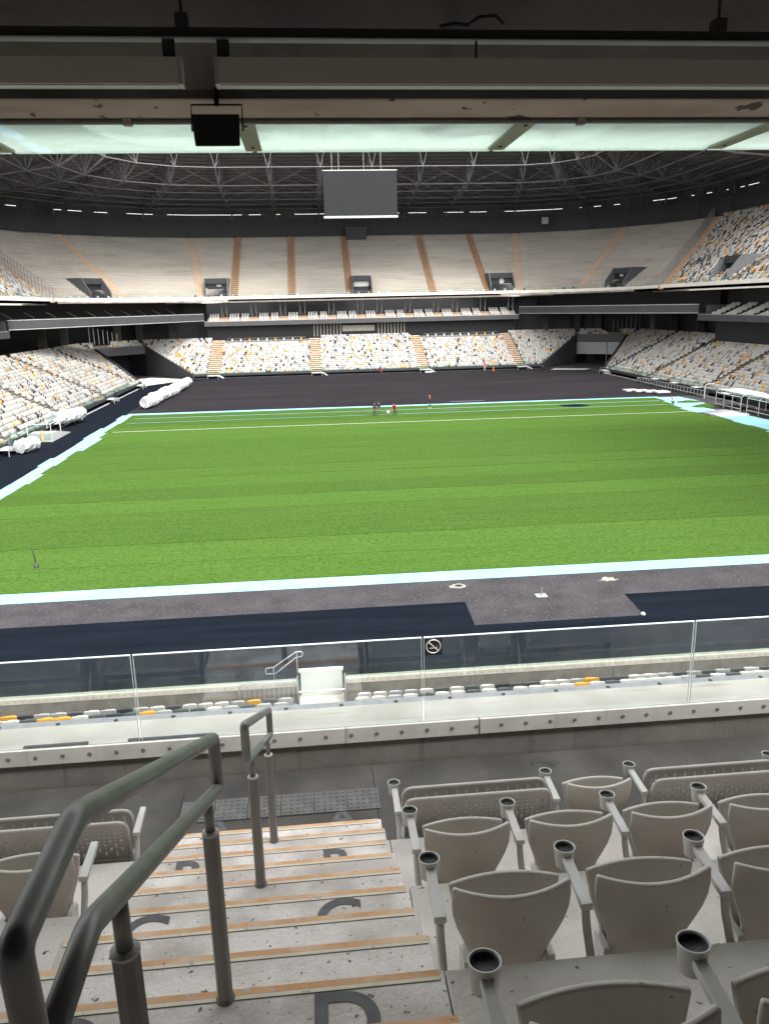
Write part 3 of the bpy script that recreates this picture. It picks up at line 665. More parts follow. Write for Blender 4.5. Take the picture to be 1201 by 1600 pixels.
path_strip(b, DIN, zdeck(DIN), -17, zdeck(-17), len(PATH)-2, len(PATH)-1)
b.build('deck', M['roofdeck'], rf)
def sp(s, d): return (s[0]+s[2]*d, s[1]+s[3]*d)
for s in stations:
    q = empty('truss'); q.parent = rf; q.location = Vector((s[0], s[1], 37))-world_loc(rf)
    t = (-s[3], s[2]); ww = .75                              # triangular truss: two upper chords, one lower
    def U(d, sg): a = sp(s, d); return (a[0]+t[0]*ww*sg, a[1]+t[1]*ww*sg, zdeck(d)-.3)
    def Lw(d): return (*sp(s, d), zlow(d))
    MB().tube([Lw(d) for d in NODES], .17, 6).build('lower_chord', M['steel'], q)
    for sg in (-1, 1): MB().tube([U(d, sg) for d in NODES], .13, 6).build('upper_chord', M['steel'], q)
    wb = MB()
    for i in range(len(NODES)-1):
        for sg in (-1, 1):
            wb.bar(Lw(NODES[i]), U((NODES[i]+NODES[i+1])/2, sg), .085); wb.bar(U((NODES[i]+NODES[i+1])/2, sg), Lw(NODES[i+1]), .085); wb.bar(Lw(NODES[i]), U(NODES[i], sg), .07)
    wb.build('web', M['steel'], q)
    a = sp(s, 25.3); MB().box(a[0]-.16, a[0]+.16, a[1]-.16, a[1]+.16, 33.2, 37.0).build('column', M['steel'], q)
stl = sorted(stations, key=lambda s: (math.atan2(s[1]-100, s[0]-10)), reverse=True)
for d in (-7.8, -3, 2.5, 8, 13.5, 19):
    MB().tube([(*sp(s, d), zlow(d)) for s in stl], .10, 5).build('ring_tie', M['steel'], rf)
for d in (-3, 2.5, 8, 13.5):
    xb = MB()
    for s, s2 in zip(stl[:-1], stl[1:]):
        a, c = sp(s, d), sp(s2, d); zl, zu = zlow(d), zdeck(d)-.3
        xb.bar((*a, zl), (*c, zu), .055); xb.bar((*a, zu), (*c, zl), .055)
    xb.build('cross_bracing', M['steel'], rf)
for (x0, x1) in ((-38, -6), (22, 64)):
    pass
# video screen
vs_ = thing('video_screen', 'large blank grey video screen hung under the far roof', 'screen', (12.2, 172, 31.6))
MB().box(4.62, 19.7, 171.5, 172.4, 31.75, 40.4).build('screen_face', M['screen'], vs_)
MB().box(4.5, 19.85, 171.45, 172.45, 31.35, 31.747).build('frame_bar', M['white'], vs_); MB().box(4.55, 19.8, 171.46, 172.44, 40.403, 40.58).build('frame_bar', M['white'], vs_)
for x in (6.4, 7.8, 12.9, 16.4): MB().box(x, x+.16, 171.9, 172.06, 40.58, 44.3).build('hanger', M['steel'], vs_)
MB().box(58.6, 60.2, 199.4, 199.6, 32.2, 33.8).build('wall_sign', M['galv'], us)

# ------------------------------------------------------------------ pitch-side things
def wrapped_roll(name, pts, r, label):
    n = 14; P_ = []; RR = []
    for i in range(len(pts)): P_.append(Vector(pts[i])); RR.append(r*random.uniform(.72, .98))
    # resample
    Q, Q2 = [], []
    for i in range(len(P_)-1):
        for j in range(8):
            Q.append(P_[i].lerp(P_[i+1], j/8)); Q2.append((RR[i]*(1-j/8)+RR[i+1]*j/8)*random.uniform(.88, 1.07))
    Q.append(P_[-1]); Q2.append(RR[-1])
    t = thing(name, label, 'roll', (Q[0].x, Q[0].y, 0))
    bb_ = MB().tube(Q, Q2, n); bb_.v = [(a_+random.uniform(-.07, .07), c_+random.uniform(-.09, .09), max(.02, e_+random.uniform(-.08, .08))) for a_, c_, e_ in bb_.v]
    bb_.build('plastic_wrap', M['roll'], t)
    a = Q[0]; d = (Q[1]-Q[0]).normalized()
    b = MB(); e1 = d.cross(Vector((0, 0, 1))).normalized()
    for rr in (.75, .5, .25):
        b.tube([a-d*.02+(e1*math.cos(x)+Vector((0, 0, 1))*math.sin(x))*Q2[0]*rr for x in np.linspace(0, 2*math.pi, 18)[:-1]], .03, 4, True)
    b.build('coil_end', M['galv'], t)
wrapped_roll('turf_roll', [(-23.7, 115.5, .95), (-23.3, 119, .95), (-23.5, 122, .9), (-23.1, 126, 1.0)], 1.0, 'near white wrapped roll of the long line on dark asphalt')
wrapped_roll('turf_roll', [(-23.3, 126.6, 1.0), (-22.9, 130, 1.0), (-22.3, 134, .9)], 1.05, 'middle white wrapped roll of the long line on dark asphalt')
wrapped_roll('turf_roll', [(-22.8, 134.5, .95), (-22.7, 139, .95), (-22.5, 144, .9), (-22.4, 149.5, .9)], 1.0, 'last white wrapped roll of the long line, by the far wall')
wrapped_roll('turf_roll', [(-31.0, 98.3, 1.3), (-30.2, 101, 1.25), (-29.6, 104.5, 1.2)], .95, 'white wrapped roll resting on the access stairs')
wrapped_roll('turf_roll', [(-29.3, 80.9, .85), (-28.6, 83.2, .85)], .9, 'lone short white wrapped roll on the navy matting')
h = thing('ramp_platform', 'white access ramp with glass railings beside the navy matting', 'ramp', (-30, 89, 0))
MB().prism([(88.6, 0), (95.2, 0), (95.2, .12), (90.5, .95), (88.6, .95)], -31.0, -28.5).build('deck', M['white'], h)
for (x0, y0, y1) in ((-28.55, 88.6, 92), (-31.0, 88.4, 95)):
    MB().tube([(x0, y0, .9), (x0, y0, 2.0), (x0, y1, 2.0), (x0, y1, .6)], .05, 5).build('hand_rail', M['white'], h)
MB().tube([(-31, 88.45, .4), (-31, 88.45, 2.0), (-28.5, 88.45, 2.0), (-28.5, 88.45, 0)], .05, 5).build('hand_rail', M['white'], h)
MB().box(-30.9, -28.6, 88.4, 88.43, .2, 1.9).build('glass_panel', M['glassfar'], h); MB().box(-29.6, -29.3, 88.36, 88.39, .1, 1.3).build('board', M['wood'], h)
# dugouts, bench and the pile of white sheets
def dugout(x0, x1, y0, y1, label):
    t = thing('dugout_frame', label, 'dugout', ((x0+x1)/2, (y0+y1)/2, 0), 'dugout frames along the stand')
    n = 3
    for i in range(n+1):
        y = y0+(y1-y0)*i/n
        MB().tube([(x0, y, 0), (x0, y, 1.8), (x0+.35, y, 2.1), (x1, y, 2.1), (x1, y, 0)], .045, 6).build('frame_hoop', M['white'], t)
    MB().box(x0+.2, x1, y0, y1, 2.17, 2.22).build('roof_sheet', M['white'], t)
    MB().box(x1-.5, x1-.05, y0+.1, y1-.1, .4, 1.3).build('bench_seats', M['black'], t)
    for z in (.35, 1.8): MB().bar((x0, y0, z), (x0, y1, z), .05).build('rail', M['white'], t)
dugout(53.2, 56.8, 83.5, 91.3, 'white framed dugout with pale roof nearest the frame edge'); dugout(52.9, 56.2, 92.2, 98.3, 'white framed dugout with pale roof next to the long bench')
t = thing('team_bench', 'long low black bench frame with pale top sheets along the wall', 'bench', (56.5, 118, 0))
for i in range(22):
    y = 106.9+i*1.05
    MB().box(55.75, 55.82, y, y+.07, 0, 1.0).build('frame_post', M['galv'], t)
    MB().box(55.95, 56.45, y+.2, y+.85, .35, .9).build('bench_seat', M['black'], t)
for z in (.3, .98): MB().bar((55.78, 106.9, z), (55.78, 129.2, z), .04).build('frame_rail', M['galv'], t)
MB().tube([(55.6, 106.6, 0), (55.6, 106.6, 1.7), (55.9, 106.6, 2.0), (57, 106.6, 2.0)], .07, 6).build('end_hoop', M['white'], t)
for k, y in enumerate((102.5, 111, 118, 125)): tag(MB().box(56.4, 57.3, y, y+1.6, 1.0, 1.04).build('pale_sheet', M['white']), ['pale board on the wall between the dugouts and bench', 'pale board resting over the near half of the long bench', 'pale board resting over the middle of the long bench', 'pale board resting over the far end of the long bench'][k], 'board')
for k in range(4):
    x, y = 49.8+.9*k, 118.6-1.6*k
    tag(MB().box(x-1, x+1.1, y-.9, y+1, .02+.05*k, .2+.06*k).build('white_slab', M['white']), ['white slab at the outer end of the loose pile past the turf corner', 'second white slab in the loose pile past the turf corner', 'third white slab in the loose pile past the turf corner', 'white slab nearest the blue backing in the loose pile'][k], 'slab', 'loose white slabs')
def heap(x, y, r, hh, m_, label, nm):
    b = MB(); n = 14; vs = [(x, y, hh)]
    for j, f in enumerate((.4, .75, 1)):
        for i in range(n): a = 2*math.pi*i/n; rr = r*f*random.uniform(.75, 1.2); vs.append((x+rr*math.cos(a)*1.5, y+rr*math.sin(a), hh*(1-f)*random.uniform(.8, 1.2)+.012))
    fs = [(0, 1+i, 1+(i+1) % n) for i in range(n)]
    for j in range(2):
        for i in range(n): fs.append((1+j*n+i, 1+(j+1)*n+i, 1+(j+1)*n+(i+1) % n, 1+j*n+(i+1) % n))
    b.add(vs, fs); return tag(b.build(nm, m_), label, 'heap')
heap(51.5, 98.2, 1.1, .45, M['turf2'], 'small green heap of turf offcuts beside the dugout', 'turf_offcuts'); heap(51.7, 103.2, 1.2, .25, M['turf2'], 'flat green scrap of turf on the blue backing sheets', 'turf_offcuts')
heap(35.6, 103.5, 1.6, .12, M['navy'], 'dark flat sheet lying on the far turf', 'dark_sheet'); heap(51, 92.5, 1.6, .35, M['galv'], 'crumpled grey sheet heap beside the blue backing', 'crumpled_sheet')
heap(50.8, 90.6, 1.5, .3, M['white'], 'crumpled pale sheet in front of the dugout frame', 'crumpled_sheet')
# people -------------------------------------------------------------
def person(x, y, rz, hgt, pose, top, legs, cap, label, sock=None):
    t = thing('person', label, 'person', (x, y, .03), 'workers on the pitch', rz=rz); s = hgt/1.75
    J = {'pel': (0, 0, .95), 'bel': (0, .02, 1.1), 'che': (0, .02, 1.3), 'nec': (0, .03, 1.47), 'hea': (0, .06, 1.6), 'top': (0, .06, 1.72),
         'lh': (-.1, 0, .9), 'lk': (-.12, .04, .5), 'la': (-.13, -.02, .09), 'lt': (-.14, .14, .04), 'rh': (.1, 0, .9), 'rk': (.13, .06, .5), 'ra': (.15, .02, .09), 'rt': (.17, .18, .04),
         'ls': (-.19, .02, 1.4), 'le': (-.26, 0, 1.12), 'lw': (-.24, .12, .9), 'lf': (-.23, .16, .8), 'rs': (.19, .02, 1.4), 're': (.26, 0, 1.12), 'rw': (.22, .16, .93), 'rf': (.2, .2, .84)}
    if pose == 'stride': J.update(lk=(-.12, .2, .52), la=(-.12, .22, .1), lt=(-.12, .4, .05), rk=(.12, -.05, .5), ra=(.12, -.28, .12), rt=(.12, -.13, .04), rw=(.24, .3, 1.0), rf=(.22, .38, 1.02), re=(.27, .06, 1.14))
    if pose == 'point': J.update(le=(-.38, .12, 1.33), lw=(-.58, .25, 1.36), lf=(-.68, .3, 1.37))
    if pose == 'bend': J.update(bel=(0, .12, 1.05), che=(0, .3, 1.2), nec=(0, .42, 1.3), hea=(0, .53, 1.36), top=(0, .6, 1.44), ls=(-.19, .33, 1.28), rs=(.19, .33, 1.28), le=(-.22, .4, 1.0), lw=(-.15, .48, .78), lf=(-.14, .5, .68), re=(.22, .4, 1.0), rw=(.15, .48, .78), rf=(.14, .5, .68))
    if pose == 'crouch': J.update(pel=(0, -.1, .42), bel=(0, 0, .55), che=(0, .15, .75), nec=(0, .25, .9), hea=(0, .33, 1.0), top=(0, .36, 1.12), lh=(-.1, -.08, .4), lk=(-.18, .28, .48), rh=(.1, -.08, .4), rk=(.18, .28, .48), ls=(-.19, .18, .85), rs=(.19, .18, .85), le=(-.25, .3, .6), lw=(-.15, .45, .4), lf=(-.12, .5, .3), re=(.25, .3, .6), rw=(.15, .45, .4), rf=(.12, .5, .3))
    rad = dict(pel=.15, bel=.14, che=.16, nec=.06, hea=.10, top=.07, lh=.1, lk=.07, la=.045, lt=.04, rh=.1, rk=.07, ra=.045, rt=.04, ls=.075, le=.05, lw=.035, lf=.035, rs=.075, re=.05, rw=.035, rf=.035)
    ks = list(J); E_ = [('pel', 'bel'), ('bel', 'che'), ('che', 'nec'), ('nec', 'hea'), ('hea', 'top')]
    for c in 'lr': E_ += [('pel', c+'h'), (c+'h', c+'k'), (c+'k', c+'a'), (c+'a', c+'t'), ('che', c+'s'), (c+'s', c+'e'), (c+'e', c+'w'), (c+'w', c+'f')]
    me = bpy.data.meshes.new('body'); me.from_pydata([Vector(J[k])*s for k in ks], [(ks.index(a), ks.index(c)) for a, c in E_], [])
    tmp = bpy.data.objects.new('body_tmp', me); C.objects.link(tmp)
    sk = tmp.modifiers.new('skin', 'SKIN')
    for i, k in enumerate(ks): me.skin_vertices[0].data[i].radius = (rad[k]*s, rad[k]*s*(.75 if k in ('bel', 'che', 'pel') else 1)); 
    me.skin_vertices[0].data[0].use_root = True
    ss = tmp.modifiers.new('sub', 'SUBSURF'); ss.levels = 1; ss.render_levels = 1
    dg = bpy.context.evaluated_depsgraph_get(); dg.update(); ev = tmp.evaluated_get(dg)
    bm_ = bpy.data.meshes.new_from_object(ev); bpy.data.objects.remove(tmp)
    for q in (M[legs], M[top], M['skin'], M[sock or legs], M['black']): bm_.materials.append(q)
    zn, zb = J['nec'][2]*s, J['bel'][2]*s-.06; P_ = [np.array(J[k])*s for k in ks]
    for f in bm_.polygons:
        c = np.array(f.center); k = ks[int(np.argmin([np.linalg.norm(c-q) for q in P_]))]
        f.material_index = 2 if k in ('hea', 'top', 'lf', 'rf', 'nec') else 1 if k in ('bel', 'che', 'ls', 'rs', 'le', 're', 'lw', 'rw') else 4 if k in ('lt', 'rt') else 3 if k in ('la', 'ra') else 0
        f.use_smooth = True
    link('body', bm_, t)
    hd = Vector(J['top'])*s; b = MB().lathe([(.125*s, -.07*s), (.125*s, -.02*s), (.10*s, .06*s), (.03*s, .09*s)], 12, hd); b.add([(hd.x-.1*s, hd.y+.08, hd.z-.05*s), (hd.x+.1*s, hd.y+.08, hd.z-.05*s), (hd.x+.08*s, hd.y+.22*s, hd.z-.07*s), (hd.x-.08*s, hd.y+.22*s, hd.z-.07*s)], [(0, 1, 2, 3)])
    b.build('cap', M[cap], t, True, local=True)
person(8.15, 100.3, R(200), 1.85, 'stand', 'navycloth', 'navycloth', 'navycloth', 'person in black standing close beside another in grey trousers')
person(8.75, 100.8, R(120), 1.78, 'stride', 'navycloth', 'greycloth', 'navycloth', 'person in dark top and grey trousers stepping past the one in black')
person(10.75, 99.95, R(160), 1.78, 'bend', 'red', 'navycloth', 'red', 'person in red leaning forward beside a white bucket')
person(16.0, 104.8, R(170), 1.85, 'point', 'navycloth', 'navycloth', 'red', 'person in a red cap with white socks standing alone on turf', 'white')
person(48.3, 100.6, R(90), 1.7, 'crouch', 'white', 'navycloth', 'skin', 'person in a pale top crouching at the turf edge by the dugouts')
person(14.8, 163.6, R(180), 1.7, 'crouch', 'red', 'navycloth', 'red', 'person in red crouching against the black far wall')
person(36.6, 163.2, R(180), 1.75, 'stand', 'red', 'white', 'red', 'person in red top standing by the far wall near an orange cone')
person(48.6, 161.8, R(180), 1.75, 'stand', 'navycloth', 'navycloth', 'navycloth', 'person in black standing by the wall beside the shuttered tunnel')
h = thing('traffic_cone', 'small orange traffic cone at the foot of the far wall', 'cone', (38.4, 163, 0)); MB().box(38.15, 38.65, 162.75, 163.25, 0, .05).build('base', M['cone'], h); MB().lathe([(.2, .05), (.05, .7), (.03, .72)], 12, (38.4, 163, 0)).build('cone_body', M['cone'], h, True)
h = thing('bucket', 'white bucket standing on turf between the workers', 'bucket', (10.0, 101.3, .03)); MB().lathe([(.16, 0), (.22, .42), (.2, .42), (.15, .03)], 14, (10.0, 101.3, .03)).build('pail', M['white'], h, True); MB().tube([(9.78, 101.3, .44), (9.88, 101.3, .58), (10.12, 101.3, .58), (10.22, 101.3, .44)], .012, 5).build('handle', M['galv'], h)
b = MB().box(24.0, 25.6, 163.1, 163.5, 0, .32); tag(b.build('white_box', M['white']), 'low white box on the ground before the far black wall', 'box')

# ================================================================== NEAR LOWER STAND (seen over our parapet)
YF = 24.2
tn = thing('lower_stand', 'front rows and parapet of the near lower stand below the glass', 'stand', (2, 22, 0))
b = MB()
for k in range(6): y = 23.3-.8*k; b.box(-14, 20, y-.8, y, .2, .95+.24*k)
b.build('terrace', M['concdark'], tn)
GX0, GX1 = -.86, .72
for (x0, x1) in ((-16, GX0), (GX1, 22)):
    MB().box(x0, x1, YF, YF+.22, 0, 1.42).build('parapet_wall', M['concdark'], tn)
    MB().box(x0, x1, YF-.02, YF+.24, 1.423, 1.6).build('clamp_strip', M['clampold'], tn)
    n = 6 if x0 < 0 else 8
    for i in range(n): MB().box(x0+(x1-x0)*i/n+.01, x0+(x1-x0)*(i+1)/n-.01, YF+.07, YF+.09, 1.603, 2.02).build('glass_panel', M['glassfar'], tn)
bo = MB()
for i in range(150):
    x = -15.8+.25*i
    if not GX0-.1 < x < GX1+.1: bo.box(x-.02, x+.02, YF-.03, YF-.021, 1.49, 1.53)
bo.build('strip_bolts', M['bolt'], tn, kind='stuff')
h = thing('gate_platform', 'white gate panel and landing in the gap of the lower parapet', 'gate', (0, YF, .9))
MB().box(-.78, .66, YF+.75, YF+.8, .62, 1.55).build('panel', M['gatepanel'], h); MB().box(-.84, .7, YF-.1, YF+.9, .55, .615).build('landing', M['ledge'], h)
MB().box(-.84, .7, YF+.74, YF+.9, 1.553, 1.63).build('panel_cap', M['ledge'], h)
for x in (GX0-.03, GX1-.02): MB().box(x, x+.05, YF-.25, YF-.2, .6, 1.9).build('gate_post', M['galv'], h)
MB().bar((GX0, YF-.22, 1.32), (GX1, YF-.22, 1.32), .03).build('gate_bar', M['galv'], h)
MB().prism([(22.6, .95), (22.9, .95), (22.75, 1.95)], -.22, -.15).build('white_stake', M['white'], h)
h = thing('stair_handrail', 'thin galvanised handrail sloping down from the gate landing', 'handrail', (-1.4, YF+1, 0))
yy = YF+.9
MB().tube([(-1.95, yy, 1.5), (-1.98, yy, 1.6), (-1.95, yy, 1.72), (-1.7, yy, 1.74), (-.9, yy, 2.27), (-.72, yy, 2.27), (-.66, yy, 2.2), (-.72, yy, 2.08), (-.9, yy, 2.07), (-1.65, yy, 1.5)], .022, 7, True).build('rail_loop', M['galv'], h, True)
for x, z in ((-1.7, 1.74), (-.88, 2.27)): MB().tube([(x, yy, 0), (x, yy, z)], .02, 6).build('post', M['galv'], h)
MB().prismz([(-1.6, yy-.1), (-1.0, yy-.1), (-1.0, yy+.1), (-1.6, yy+.1)], 0, .5).build('step_block', M['ledge'], h)
h = thing('crowd_barrier', 'galvanised barrier of thin upright bars behind the lower seats', 'barrier', (-1.8, 23.6, .9))
yy = 23.75
MB().tube([(-2.78, yy, .95), (-2.78, yy, 1.75), (-2.7, yy, 1.86), (-.95, yy, 1.86), (-.88, yy, 1.78), (-.88, yy, .95)], .022, 7).build('frame', M['galv'], h, True)
for i in range(11): MB().tube([(-2.6+.16*i, yy, 1.0), (-2.6+.16*i, yy, 1.85)], .009, 5).build('upright_bar', M['galv'], h)
MB().tube([(-2.78, yy, 1.0), (-.88, yy, 1.0)], .015, 6).build('bottom_rail', M['galv'], h)

# individual small seats -------------------------------------------------
def seat_mesh(m_, nm):
    b = MB()
    n = 8; outl = [(-.18, .40), (.18, .40), (.215, .52), (.228, .66), (.222, .79), (.20, .82), (-.20, .82), (-.222, .79), (-.228, .66), (-.215, .52)]
    vs = []
    for off_ in (0, .05):
        for x, z in outl: vs.append((x, -.04-.12*(z-.4)/.42+off_-.5*x*x, z))
    k = len(outl); b.add(vs, [tuple(range(k)), tuple(range(2*k-1, k-1, -1))]+[(i, k+i, k+(i+1) % k, (i+1) % k) for i in range(k)])
    back = b.mesh('backrest', m_)
    b = MB(); outl2 = [(-.16, .34), (.16, .34), (.2, .5), (.19, .68), (.13, .71), (-.13, .71), (-.19, .68), (-.2, .5)]; vs = []
    for off_ in (0, .05):
        for x, z in outl2: vs.append((x, .09+off_-.04*(x/.2)**2, z))
    k = len(outl2); b.add(vs, [tuple(range(k)), tuple(range(2*k-1, k-1, -1))]+[(i, k+i, k+(i+1) % k, (i+1) % k) for i in range(k)])
    pan = b.mesh('folded_seat', m_)
    b = MB(); b.box(-.2, .2, -.04, .04, .30, .36); b.box(-.03, .03, -.03, .03, 0, .30); br_ = b.mesh('bracket', M['post'])
    return back, pan, br_
SEATM = {c: seat_mesh(M[k], c) for c, k in dict(w='seat_w', g='seat_g', d='seat_d', k='seat_k', o='seat_o', t='seat_w').items()}
CN = dict(w='white', g='light grey', d='dark grey', k='black', o='orange', t='white')
def one_seat(x, y, z, ang, c, label, group):
    t = thing('stadium_seat', label, 'seat', (x, y, z), group, rz=ang)
    for nm, me in zip(('backrest', 'folded_seat', 'bracket'), SEATM[c]): link(nm, me, t)
up_row = 'OKggdwgKgwdwwwgOdgd...wwggwdwdwKddwwgOddwwgdgdgdwdwgO'.lower()
lo_row = 'gwdoowdkdogddwgdggw...wwgwdwwdwdwwwwowdwwwwgdwdwwwow'.lower()
for row, y, z, s in (('front', 22.9, .95, up_row), ('rear', 22.1, 1.225, lo_row)):
    for i, ch in enumerate(s):
        x = -9.75+.502*i+(0 if row == 'front' else -.12)
        if ch == '.' or (GX0-.25 < x < GX1+.25): continue
        side = 'before the barrier side of the gate' if x < 0 else 'on the far side of the gate panel'
        one_seat(x, y, z, R(0), ch, '%s seat in the %s row below the glass, %s' % (CN[ch], row, 'barrier side of the gate' if x < 0 else 'past the white gate'), 'seats below the glass parapet')

# distant seats: nearest 200 in view as single seats, the rest as one mass
SE = VW['seats']; XY = np.array([(s[0], s[1], s[2]+.6-H) for s in SE])
RR_ = np.array(CR); UU_ = np.array(CU); FF_ = np.array(fw)
dep = XY@FF_; uu = (XY@RR_)/dep*1221; vv = (XY@UU_)/dep*1221
inv = (dep > 1) & (abs(uu) < 604) & (abs(vv) < 800)
order = np.argsort(np.where(inv, dep, 1e9)); near = set(order[:200].tolist())
for i in near:
    x, y, z, a, c = SE[i]
    one_seat(x, y, z, a+math.pi if False else a+math.pi, c, '%s seat near the frame edge in the stand %s' % (CN[c], 'behind the wrapped rolls' if x < 0 else 'behind the dugouts'), 'nearest seats of the side stands')
bx_out = [(-.16, .38), (.16, .38), (.205, .58), (.17, .82), (-.17, .82), (-.205, .58)]
tv = [(x, -.04-.12*(z-.4)/.42, z) for x, z in bx_out]+[(x, .02-.12*(z-.4)/.42, z) for x, z in bx_out]
tf_ = [(0, 1, 2, 3, 4, 5), (11, 10, 9, 8, 7, 6)]+[(i, 6+i, 6+(i+1) % 6, (i+1) % 6) for i in range(6)]
def bxv(x0, x1, y0, y1, z0, z1): return [(x0,y0,z0),(x1,y0,z0),(x1,y1,z0),(x0,y1,z0),(x0,y0,z1),(x1,y0,z1),(x1,y1,z1),(x0,y1,z1)]
tv += bxv(-.175, .175, .09, .15, .30, .66); tf_ += [tuple(12+i for i in f) for f in ((0,3,2,1),(4,5,6,7),(0,1,5,4),(1,2,6,5),(2,3,7,6),(3,0,4,7))]
tv = np.array(tv); rest = [i for i in range(len(SE)) if i not in near]
ang = np.array([SE[i][3] for i in rest])+math.pi; ca, sa = np.cos(ang), np.sin(ang)
pos = np.array([SE[i][:3] for i in rest]); jit = rng.normal(0, .012, (len(rest), 2))
VX = tv[None, :, 0]*ca[:, None]-tv[None, :, 1]*sa[:, None]+pos[:, 0:1]+jit[:, 0:1]; VY = tv[None, :, 0]*sa[:, None]+tv[None, :, 1]*ca[:, None]+pos[:, 1:2]; VZ = tv[None, :, 2]+pos[:, 2:3]
V_ = np.stack([VX, VY, VZ], -1).reshape(-1, 3); nv = len(tv)
faces = []; 
for k in range(len(rest)): faces += [tuple(k*nv+i for i in f) for f in tf_]
me = bpy.data.meshes.new('stadium_seats'); me.from_pydata(V_.tolist(), [], faces); me.materials.append(M['seatmix'])
at = me.attributes.new('Col', 'FLOAT_COLOR', 'FACE')
cols = np.array([PAL[SE[i][4]] for i in rest])*rng.uniform(.9, 1.06, (len(rest), 1)); cc = np.repeat(np.c_[cols, np.ones(len(rest))], len(tf_), 0)
at.data.foreach_set('color', cc.ravel()); me.update()
tag(link('stadium_seats', me), 'thousands of white, grey, black and yellow seats filling the stands', 'seats', kind='stuff')

# ================================================================== OUR TERRACE
s_, t_ = .318, .1605; Y9, Z9 = 1.74, H-1.94
def yk(k): return Y9+s_*k
def zk(k): return Z9-t_*k
AX0, AX1 = -1.09, .35
tf2 = tag(empty('terrace_floor', (0, 3, 10)), 'stepped concrete terrace floor of the rows around the stairs', 'floor', kind='structure')
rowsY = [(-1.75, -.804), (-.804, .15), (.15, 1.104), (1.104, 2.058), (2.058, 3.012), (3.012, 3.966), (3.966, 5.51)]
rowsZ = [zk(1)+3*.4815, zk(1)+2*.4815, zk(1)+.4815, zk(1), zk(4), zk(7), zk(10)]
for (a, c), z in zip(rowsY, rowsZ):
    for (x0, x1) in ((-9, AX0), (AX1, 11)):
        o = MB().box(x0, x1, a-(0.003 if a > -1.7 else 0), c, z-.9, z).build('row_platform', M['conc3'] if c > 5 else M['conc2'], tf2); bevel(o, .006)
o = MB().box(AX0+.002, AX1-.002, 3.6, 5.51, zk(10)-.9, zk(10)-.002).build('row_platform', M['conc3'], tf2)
st = tag(empty('aisle_stairs', (-.37, 3, zk(10))), 'concrete aisle stairs with orange and cream nosings and row letters', 'stairs', kind='thing')
for k in range(-5, 10):
    yb = yk(k-1); ye = yk(k)
    o = MB().box(AX0+.004, AX1-.004, yb-.02, ye, zk(k)-.6, zk(k)).build('step', M['conc'], st); bevel(o, .004)
    x0, x1 = AX0+.01+random.uniform(0, .02), AX1-.008-random.uniform(0, .02)
    if k >= 8: x1 -= .0
    MB().box(x0, x1, ye-.023, ye+.0015, zk(k)-.02, zk(k)+.003).build('orange_nosing', M['orange'], o)
    MB().box(x0, x1, ye-.038, ye-.0235, zk(k)-.02, zk(k)+.0028).build('cream_nosing', M['cream'], o)
    MB().box(x0, x1, ye-.040, ye-.0385, zk(k)-.02, zk(k)+.002).build('joint', M['tread_gap'], o)
def letter(ch, x, y, z, parent):
    cu = bpy.data.curves.new('row_letter', 'FONT'); cu.body = ch; cu.size = .30; cu.align_x = 'CENTER'; cu.align_y = 'CENTER'; cu.offset = .006
    ob = bpy.data.objects.new('tmp', cu); C.objects.link(ob); dg = bpy.context.evaluated_depsgraph_get(); dg.update()
    me = bpy.data.meshes.new_from_object(ob.evaluated_get(dg)); bpy.data.objects.remove(ob)
    me.materials.clear(); me.materials.append(M['letter'])
    o = link('row_letter', me, parent, Vector((x, y, z+.0025))-world_loc(parent)); o['label'] = 'dark grey painted letter '+ch
    return o
steps = {k: o for k, o in zip(range(-5, 10), [o for o in st.children])}
for ch, k in (('D', 1), ('C', 4), ('B', 7)):
    letter(ch, .022, yk(k)-.165, zk(k), steps[k]); letter(ch, -.815, yk(k)-.165, zk(k), steps[k])
letter('A', .09, 4.86, zk(10)-.002, tf2); letter('A', -.8, 4.86, zk(10)-.002, tf2)
# tactile paving
tp = thing('tactile_paving', 'dark studded tactile paving strip at the foot of the stairs', 'paving', (-.35, 5.06, zk(10)))
b = MB(); b.box(0, .236, 0, .25, 0, .008)
for i in range(5):
    for j in range(5):
        b.lathe([(.013, .008), (.009, .014), (.0, .0145)], 8, (.025+.047*i, .028+.048*j, 0))
tile = b.mesh('paving_tile', M['tactile'])
for i in range(6): link('paving_tile', tile, tp, Vector((-1.075+.2425*i, 4.938, zk(10)))-world_loc(tp))
# parapet, plate, bolts, ledge, glass
PY = 5.51; zpb, zpt = H-3.333, H-3.203
pa = thing('parapet', 'low concrete parapet with bolted clamp plates at the terrace front', 'parapet', (0, PY, zk(10)))
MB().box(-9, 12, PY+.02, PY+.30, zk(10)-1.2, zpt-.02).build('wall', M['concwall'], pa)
xs = [-9, -4.93, 1.22, 7.3, 12]
for a, c in zip(xs[:-1], xs[1:]):
    o = MB().box(a+.006, c-.006, PY-.012, PY+.012, zpb, zpt).build('clamp_plate', M['plate'], pa); bevel(o, .002)
bm = MB().lathe([(.0165, 0), (.0165, .004), (.012, .007), (0, .007)], 10).mesh('bolt', M['bolt'])
for i in range(64):
    o = link('bolt', bm, pa, Vector((-4.4+.2*i, PY-.013, (zpb+zpt)/2+.006))-world_loc(pa)); o.rotation_euler = (R(90), 0, 0)
MB().box(-9, 12, PY+.035, PY+.36, zpt-.13, zpt-.01).build('ledge', M['ledge'], pa)
o = MB().box(-9, 12, PY+.363, PY+.48, zpt-.2, zpt-.03).build('edge_strip', M['galv'], pa)
for i in range(60):
    x = -8.6+.46*i; 
    if i % 1 == 0: MB().lathe([(.018, 0), (.018, .004), (0, .004)], 10, (x, PY+.42, zpt-.03)).build('edge_bolt', M['black'], pa)
